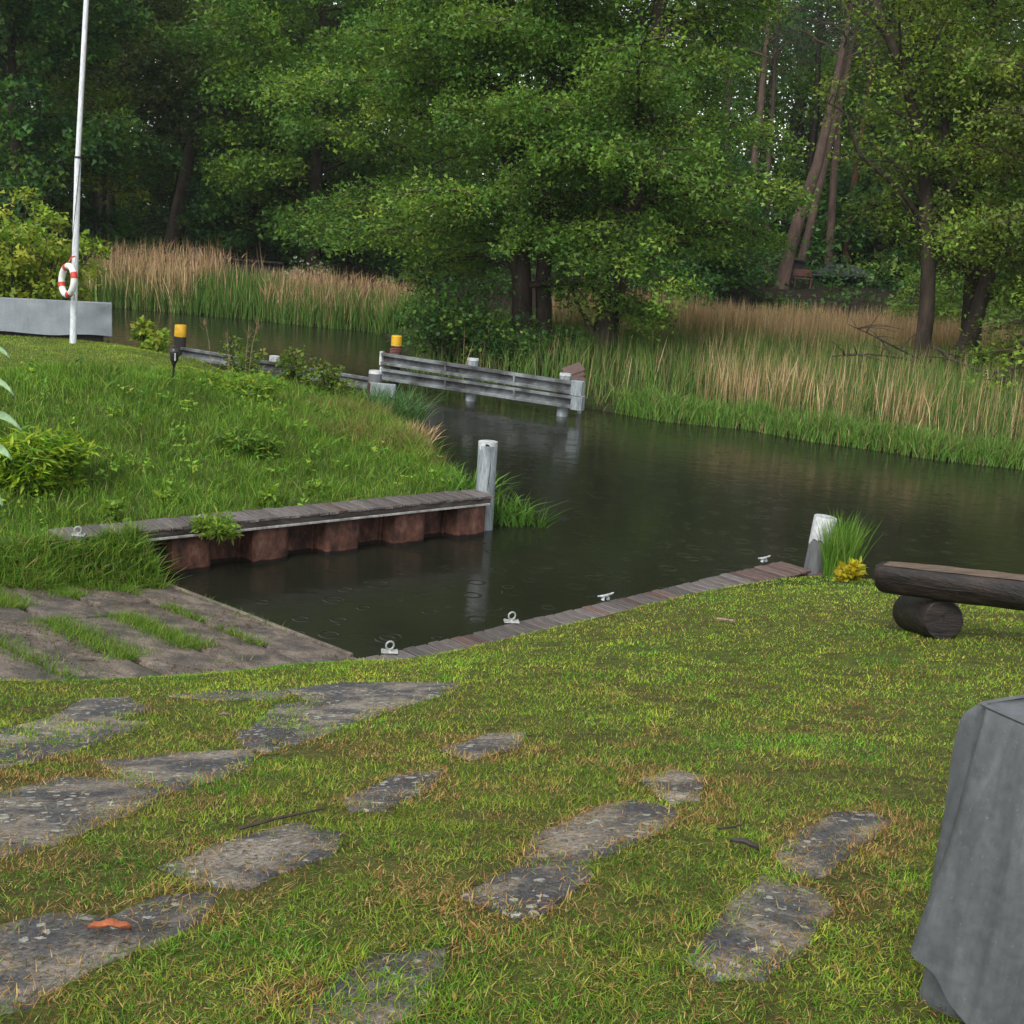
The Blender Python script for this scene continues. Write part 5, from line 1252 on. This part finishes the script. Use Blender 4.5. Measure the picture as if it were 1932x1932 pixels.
# mound: mown top, long grass on the slope, rank grass on the tip
def mound_pts(n, x0=-14, x1=.6, y0=11.5, y1=31):
    x = rng.uniform(x0, x1, n); y = rng.uniform(y0, y1, n)
    dl = (x - L_[0]) * nL[0] + (y - L_[1]) * nL[1]; al = (x - L_[0]) * dL[0] + (y - L_[1]) * dL[1]
    ok = (wsd(x, y) > .0) & ((dl > .5) | (al < -.12)) & (ramp_at(x, y) < -.02) & (y < 31.5) & (np.abs(x) < .62 * y)
    ok &= ~((x > -3.9) & (y < 14)) & ((dl > -2.8))
    return x[ok], y[ok], dl[ok], al[ok]
def mown(x, y): return ss(-.4, .5, ((x + 8.) * -2.2 + (y - 18.7) * 2.1) / 3.04) * ss(-5.2, -5.9, x) * ss(.8, 1.6, wsd(x, y))
MG = [(.065, .155, .016), (.10, .205, .02), (.145, .245, .026), (.20, .26, .036)]
x, y, dl, al = mound_pts(380000); mw = mown(x, y); tip = ss(-5.2, -3., x) * ss(18.5, 21, y)
k = rng.uniform(size=len(x)) < np.where(mw > .5, .9, .62); x, y, dl, al, mw, tip = [q[k] for q in (x, y, dl, al, mw, tip)]; N = len(x)
cl = .35 + 1.3 * fbm(x * 1.9, y * 1.9, 60)
h = (.17 * cl * (1 - mw) + .04 * mw) * rng.uniform(.6, 1.25, N) * (1 + 1.0 * tip) * (1 - .35 * ss(.9, .5, dl))
g = vary(rng, MG, (2.5, 3, 2, .5), N, .22); gm = vary(rng, LG, (1, 3, 3, .6), N, .18); gt_ = vary(rng, [(.16, .16, .04), (.11, .15, .03), (.26, .20, .08), (.30, .17, .09)], (3, 3, 2, .8), N)
dry = (fbm(x * 1.1, y * 1.1, 62) > .50) & (rng.uniform(size=N) < tip * .95)
g = np.where((rng.uniform(size=N) < mw)[:, None], gm, g); g = np.where(dry[:, None], gt_, g)
g = g * (.5 + 1.05 * fbm(x * 1.7, y * 1.7, 66))[:, None]
P = np.column_stack([x, y, terrain(x, y) - .01])
lg_ = mw < .5
blades('bank_grass', rng, P[lg_], h[lg_], rng.uniform(.006, .012, lg_.sum()), rng.normal(0, .3, lg_.sum()), rng.uniform(0, .8, lg_.sum()), g[lg_], 2, GRASS, 'long lush grass on the slope of the mound')
blades('mound_lawn_grass', rng, P[~lg_], h[~lg_], rng.uniform(.007, .014, (~lg_).sum()), rng.normal(0, .4, (~lg_).sum()), rng.uniform(0, .8, (~lg_).sum()), g[~lg_], 1, GRASS, 'short yellow green lawn on top of the mound')
# taller tufts over the slope
x, y, dl, al = mound_pts(4200); k = (mown(x, y) < .3) & (fbm(x * 2, y * 2, 70) > .45); x, y = x[k], y[k]
idx = np.repeat(np.arange(len(x)), 9); N = len(idx)
x2, y2 = x[idx] + rng.normal(0, .05, N), y[idx] + rng.normal(0, .05, N); P = np.column_stack([x2, y2, terrain(x2, y2) - .01]); tip = ss(-5.2, -3., x2) * ss(18.5, 21, y2)
k = wsd(x2, y2) > .0; P, tip = P[k], tip[k]; N = len(P)
blades('grass_tufts', rng, P, rng.uniform(.18, .36, N) * (1 + .7 * tip), rng.uniform(.007, .013, N), rng.normal(0, .35, N), rng.uniform(.2, 1.0, N), vary(rng, MG + [(.22, .19, .06)], (2, 3, 2, 1, .5), N), 3, GRASS, 'taller grass tufts scattered over the mound')
x, y, dl, al = mound_pts(2600); k = (mown(x, y) < .3) & (fbm(x * 1.4, y * 1.4, 72) > .5); x, y = x[k], y[k]
C = np.column_stack([x, y, terrain(x, y) + rng.uniform(.10, .24, len(x))])
v, f, c = leaves(rng, C, rng.normal(0, 1, (len(C), 3)), .07, 9, .065, [(.08, .20, .02), (.14, .27, .026), (.22, .31, .035)], (2, 3, 1.5), True, flat=.5, tilt=.6, aspect=.28)
tag(link('weed_leaves', arr_mesh('weed_leaves', v, f, c), GRASS), 'broad leaved weeds mixed through the grass of the mound', kind='stuff')
# grass in the ramp joints and along its edges
px_, py_ = [], []
for (t, a0, a1, wd, n) in ((.65, .6, 3.6, .05, 900), (1.41, .2, 4.3, .12, 4600), (2.21, -.2, 4.8, .13, 5200), (3.05, -.5, 5, .10, 1500), (.02, .4, 3.3, .03, 200)):
    a = rng.uniform(a0, a1, n * 2); tt_ = t + rng.normal(0, wd, n * 2); k = fbm(a * 1.9 + t * 5, tt_ * .1, 80) > .42
    q = RW[None] + rt_[None] * a[k][:, None] + ru_[None] * tt_[k][:, None]; px_.append(q[:, 0]); py_.append(q[:, 1])
x, y = np.concatenate(px_), np.concatenate(py_); t = (x - RW[0]) * ru_[0] + (y - RW[1]) * ru_[1]; N = len(x)
blades('joint_grass', rng, np.column_stack([x, y, R_SL * t - .01]), rng.uniform(.05, .13, N), rng.uniform(.006, .011, N), rng.normal(0, .4, N), rng.uniform(.2, .9, N), vary(rng, MG + [(.24, .2, .06)], (2, 3, 2, 1, .5), N), 1, GRASS, 'grass growing in the joints of the boat ramp')
a = rng.uniform(-.6, 5, 9000); tt_ = rng.uniform(.05, 3.9, 9000); k = fbm(a * 1.3, tt_ * 2.2, 83) + .12 * ss(2.2, 4.2, a) > .56; a, tt_ = a[k], tt_[k]; k = a < 3.4 + .5 * tt_; a, tt_ = a[k], tt_[k]
q = RW[None] + rt_[None] * a[:, None] + ru_[None] * tt_[:, None]; N = len(q)
blades('ramp_litter', rng, np.column_stack([q, R_SL * tt_ + .012]), rng.uniform(.012, .02, N), rng.uniform(.006, .016, N), rng.uniform(1.5, 5, N), rng.uniform(-.5, .5, N), vary(rng, [(.10, .06, .035), (.16, .10, .055), (.06, .04, .025), (.09, .10, .03)], (3, 2, 2, 2), N), 1, GRASS, 'brown plant litter strewn over the boat ramp')
# overhanging grass at the left end of the quay, down to the ramp
x = rng.uniform(-6.4, -3.9, 42000); y = rng.uniform(11.6, 15, 42000); dl = (x - L_[0]) * nL[0] + (y - L_[1]) * nL[1]; al = (x - L_[0]) * dL[0] + (y - L_[1]) * dL[1]
a = (x - RW[0]) * rt_[0] + (y - RW[1]) * rt_[1]; t = (x - RW[0]) * ru_[0] + (y - RW[1]) * ru_[1]
k = (dl < .06) & ((dl < -.1) | (np.abs(al - .1) > .22)) & (al < .92) & (al > -2) & (((dl > -1.8) & (a > 3.1 + .5 * np.clip(t, 0, 3) + .12 * np.sin(t * 9))) | (dl > -.62 - .1 * np.sin(al * 7))) & (t > -.4); x, y, dl = x[k], y[k], dl[k]; N = len(x)
z = terrain(x, y)
blades('verge_grass', rng, np.column_stack([x, y, z - .02]), rng.uniform(.08, .34, N) * (.5 + .9 * fbm(x * 3, y * 3, 91)), rng.uniform(.007, .014, N), rng.normal(0, .45, N), rng.uniform(.1, 1.3, N), vary(rng, MG + [(.28, .24, .08)], (3, 3, 2, 1.2, .6), N, .3), 2, GRASS, 'rank grass hanging over the corner between quay and ramp')

# ------------------------------------------------------------------ plants
def clump(name, label, base, n, rad, h, w, cols, wts, lean=.35, bend=.9, seed=1, cat='plant', group=None):
    global rng
    rr = np.random.default_rng(seed); a = rr.uniform(0, 2 * np.pi, n); q = rad * np.sqrt(rr.uniform(0, 1, n))
    P = np.column_stack([base[0] + np.cos(a) * q, base[1] + np.sin(a) * q, np.full(n, base[2] - .02)])
    e = empty(name, tuple(base), label, cat, group)
    blades('foliage', rr, P, h * rr.uniform(.55, 1.1, n), w * rr.uniform(.7, 1.3, n), rr.normal(0, lean, n), rr.uniform(.2, bend, n), vary(rr, cols, wts, n), 3, GRASS, None, parent=e)
    return e
SED = [(.07, .17, .02), (.11, .22, .03), (.05, .13, .018)]
clump('sedge_clump', 'broad leaved sedge behind the tall grey post', (-.75, 18.3, .1), 230, .55, .75, .026, SED, (2, 2, 1), .3, 1.0, 201)
clump('sedge_clump', 'bright sedge drooping into the water right of the tall grey post', (-.02, 18.05, -.02), 150, .35, .6, .026, SED, (2, 2, 1), .45, 1.1, 202)
clump('sedge_clump', 'small tuft of sedge standing in the water right of the tall grey post', (.42, 18.0, -.05), 26, .14, .5, .024, SED, (2, 2, 1), .45, 1.0, 203)
clump('grass_clump', 'blue green grass clump at the water end of the low rail', (-2.75, 25.6, .1), 700, .75, .95, .018, [(.05, .13, .04), (.08, .17, .05), (.12, .19, .05)], (2, 2, 1), .3, .9, 204)
clump('grass_clump', 'dry brown grass tuft at the tip of the mound', (-2.0, 23.4, .1), 300, .35, .55, .016, TAN, (1, 1, 2, 1), .35, .9, 205)
pb = (4.1, 14.75, .3)
clump('grass_clump', 'tall bright grass clump beside the white topped post', pb, 560, .19, 1.0, .010, [(.08, .20, .02), (.12, .24, .03), (.17, .24, .05)], (2, 2, 1), .08, .22, 206)
yb = np.array(onground(1612, 1098)); bush('golden_plant', 'small plant with golden yellow leaves between the grass clump and the log bench', (yb[0], yb[1] + .1, yb[2] - .1), .40, .10, 61, 7, .085, 6, .04, [(.36, .31, .014), (.48, .40, .03), (.24, .25, .02)], (3, 2, 1), .6, cat='plant', n_limb=4, aspect=.3, step=.08)
gb = np.array(onground(66, 918)); bush('goldenrod_clump', 'rounded clump of narrow leaved stems on the left slope of the mound', gb, .82, .36, 62, 34, .14, 8, .06, [(.10, .24, .016), (.19, .33, .022), (.32, .42, .034)], (2, 3, 3), .9, cat='plant', aspect=.11, n_limb=9, step=.07, tilt=.5, droop_leaf=.6)
gb = np.array(onground(415, 740)); bush('goldenrod_clump', 'low spreading clump of fresh leaves right of the garden torch', gb, .27, .6, 63, 22, .11, 8, .08, [(.08, .20, .014), (.14, .25, .018), (.24, .31, .026)], (2, 3, 2), .9, cat='plant', aspect=.13, n_limb=7, step=.1, tilt=.6)
gb = np.array(onground(470, 850)); bush('goldenrod_clump', 'knee high clump of pale shoots in the middle of the slope', gb, .38, .3, 64, 12, .10, 7, .06, MG, (1, 2, 2, 1), .9, cat='plant', aspect=.13, n_limb=6, step=.1)
for i, (px, py, hh, label) in enumerate(((215, 985, .42, 'single light green sprout standing above the quay near its left ring bolt'), (303, 955, .26, 'pale twin sprout on the slope above the quay, left of the middle'),
        (510, 955, .34, 'yellowing weed at the back edge of the quay planks'), (600, 935, .26, 'pair of pale sprouts right of the yellowing weed on the quay'))):
    gb = np.array(onground(px, py)); bush('broadleaf_weed', label, gb, hh, .09, 70 + i, 3, .09, 5, .05, [(.12, .22, .02), (.17, .27, .03)], (1, 1), .5, cat='plant', aspect=.26, n_limb=4, step=.1)
pf = atZ(405, 994, QUAY_Z); bush('fern_weed', 'fern like weed growing through the quay planks beside a ring bolt', (pf[0], pf[1], .57), .2, .2, 76, 8, .09, 9, .06, MG[1:], (2, 2, 1), .6, cat='plant', aspect=.14, n_limb=5, step=.1)
SAP = [(.08, .15, .02), (.13, .20, .026), (.19, .24, .034)]
for i, (x, y, hh, rad, label) in enumerate(((-6.0, 26.7, 1.15, .6, 'leafy sapling shrub in front of the low rail, nearer the yellow post'), (-4.7, 25.8, 1.0, .55, 'leafy sapling shrub in front of the middle of the low rail'), (-4.0, 25.2, .9, .4, 'spindly sapling just left of the end post of the low rail'))):
    bush('alder_sapling', label, ong(x, y), hh * 1.0, rad * .8, 80 + i, 8, .085, 5, .11, SAP, (2, 3, 1), .7, n_limb=6, step=.25, group='saplings along the low rail')
bx = np.array(onground(258, 640)); bush('alder_sapling', 'small bright sapling between the covered box and the yellow post', (-8.3, 27.2, float(terrain(-8.3, 27.2))), 1.25, .3, 86, 6, .12, 9, .13, YEL, (2, 3, 1), .7, n_limb=7, step=.2, group='saplings along the low rail')
# dry flower stalks by the rail
for i, (px, py, Y, hh) in enumerate(((400, 690, 26.3, 1.25), (432, 690, 26.0, .95), (462, 690, 25.9, 1.15), (468, 690, 25.7, 1.3))):
    b = ong(*atY(px, py, Y)[:2]); e = empty('dry_stalk', tuple(b), ('thin dry stalk nearest the yellow post, before the low rail', 'short dry stalk, second from the yellow post', 'dry feathery reed stalk left of the sapling shrub', 'tallest dry reed stalk, touching the sapling shrub')[i], 'plant', 'dry stalks before the low rail')
    MB().tube([b, b + np.array([.05 * (i - 1.5), 0, hh * .6]), b + np.array([.12 * (i - 1.5), 0, hh])], [.008, .006, .003], 5).build('stalk', PALEWOOD, e)
    rr = np.random.default_rng(300 + i); tp = b + np.array([.12 * (i - 1.5), 0, hh * .9]); n = 26
    blades('plume', rr, tp[None] + rr.normal(0, .02, (n, 3)) * np.array([1, 1, 3]), rr.uniform(.08, .2, n), np.full(n, .012), rr.normal(.3, .4, n), rr.uniform(0, .6, n), vary(rr, [(.24, .15, .09), (.18, .11, .07)], (1, 1), n), 1, REED, None, parent=e)

# leaves reaching in from the left edge, near the camera
pbz = np.array(atY(-70, 780, 2.6)); gz0 = float(terrain(pbz[0] - .05, 2.6)); e = empty('leafy_plant', (pbz[0] - .05, 2.6, gz0), 'plant with long pale green leaves poking in at the left edge', 'plant')
st = [np.array([pbz[0] - .05, 2.6, gz0 - .02]), np.array([pbz[0] - .02, 2.6, (gz0 + pbz[2]) / 2]), atY(-45, 840, 2.6), atY(-38, 620, 2.6)]
MB().tube(resample(st, 10), list(np.linspace(.006, .0015, 10)), 7).build('stem', rough_mat('plant_stem', [(.3, (.08, .14, .04)), (.7, (.12, .2, .06))], 20), e, smooth=True)
PL = rough_mat('pale_leaf', [(.3, (.14, .24, .11)), (.7, (.22, .33, .17))], 12, .45, .3, .002, None, .4)
for (x0, y0, x1, y1, wd) in ((-40, 664, 18, 656, .007), (-42, 778, 40, 793, .010), (-40, 715, 26, 727, .008), (-44, 846, 22, 848, .013), (-40, 690, -105, 672, .012), (-42, 800, -125, 800, .014), (-40, 640, -75, 600, .008), (-39, 632, -20, 590, .007), (-48, 920, 5, 935, .016), (-46, 880, -130, 890, .017), (-50, 1010, -130, 1020, .018), (-52, 1080, -5, 1100, .016), (-54, 1160, -130, 1170, .016)):
    a, b = Vector(atY(x0, y0, 2.6)), Vector(atY(x1, y1, 2.55)); d = b - a; sdv_ = Vector((0, .75, .65)); mb = MB()
    for i in range(8):
        f = i / 7; w_ = wd * math.sin(math.pi * min(.98, f * .9 + .08)) ** .8; c = a + d * f + Vector((0, 0, -.012 * (2 * f - 1) ** 2 * 2))
        mb.v += [tuple(c + sdv_ * w_ + Vector((0, 0, .004))), tuple(c), tuple(c - sdv_ * w_ + Vector((0, 0, .004)))]
    for i in range(7): mb.f += [(3 * i, 3 * i + 1, 3 * i + 4, 3 * i + 3), (3 * i + 1, 3 * i + 2, 3 * i + 5, 3 * i + 4)]
    o = mb.build('leaf', PL, e, smooth=True); sm = o.modifiers.new('thick', 'SOLIDIFY'); sm.thickness = .0012

# ------------------------------------------------------------------ litter
def fallen_leaf(px, py, L, wd, ang, label, mat=DRYLEAF, lift=.012):
    g = np.array(onground(px, py)); mb = MB(); d = Vector((math.cos(ang), math.sin(ang), .02)); s_ = Vector((-math.sin(ang), math.cos(ang), 0)); c0 = Vector(g) + Vector((0, 0, lift))
    for i in range(9):
        f = i / 8 - .5; w_ = wd * math.cos(f * math.pi * .97) ** .7 * (1 + .12 * math.sin(i * 2.1)); c = c0 + d * (f * L) + Vector((0, 0, .010 * math.cos(f * 3) + .003 * math.sin(i * 2)))
        mb.v += [tuple(c + s_ * w_ + Vector((0, 0, .012))), tuple(c), tuple(c - s_ * w_ + Vector((0, 0, .014)))]
    for i in range(8): mb.f += [(3 * i, 3 * i + 1, 3 * i + 4, 3 * i + 3), (3 * i + 1, 3 * i + 2, 3 * i + 5, 3 * i + 4)]
    o = mb.build('fallen_leaf', mat, None, smooth=True); tag(o, label, 'leaf', 'fallen leaves on the lawn'); sm = o.modifiers.new('thick', 'SOLIDIFY'); sm.thickness = .0012
fallen_leaf(207, 1769, .105, .016, .08, 'curled orange brown dead leaf on the slab at the lower left', lift=.02)
fallen_leaf(1402, 1612, .09, .014, -.5, 'dull brown dead leaf in the grass between the right hand slabs', BEAM, .025)
fallen_leaf(422, 1363, .055, .014, .1, 'small tan dead leaf in the grass beside the upper slabs', PALEWOOD, .03)
def twig(pts, r, label):
    P = [np.array(onground(*p)) + np.array([0, 0, .03]) for p in pts]; e = MB().tube(P, [r, r * .9, r * .5][:len(P)], 6).build('twig', TWIG, None, smooth=True); tag(e, label, 'twig', 'twigs on the lawn')
twig([(450, 1580), (520, 1560), (615, 1540)], .006, 'thin dark twig lying along the upper edge of a slab left of centre')
twig([(1352, 1580), (1385, 1576), (1398, 1571)], .004, 'short twig on the small square slab right of centre')
o = MB().tube([np.array(onground(1353, 1176)) + np.array([0, 0, .04]), np.array(onground(1385, 1179)) + np.array([0, 0, .035])], [.014, .012], 6).build('wood_chip', PALEWOOD, None, smooth=True); tag(o, 'pale wood chip on the lawn left of the log bench', 'wood chip')

# ------------------------------------------------------------------ damp air
hz, hn_, hl_, hb_ = nodes_of('damp_air')
hn_.remove(hb_); pv = hn_.new('ShaderNodeVolumePrincipled'); pv.inputs['Color'].default_value = (.86, .92, .95, 1); pv.inputs['Density'].default_value = .00025; pv.inputs['Anisotropy'].default_value = .2
hl_.new(pv.outputs[0], [q for q in hn_ if q.type == 'OUTPUT_MATERIAL'][0].inputs['Volume'])
haze = MB().box((0, 110, 14.5), (580, 400, 33)).build('haze', hz); tag(haze, 'thin rainy haze over river and wood', kind='stuff')
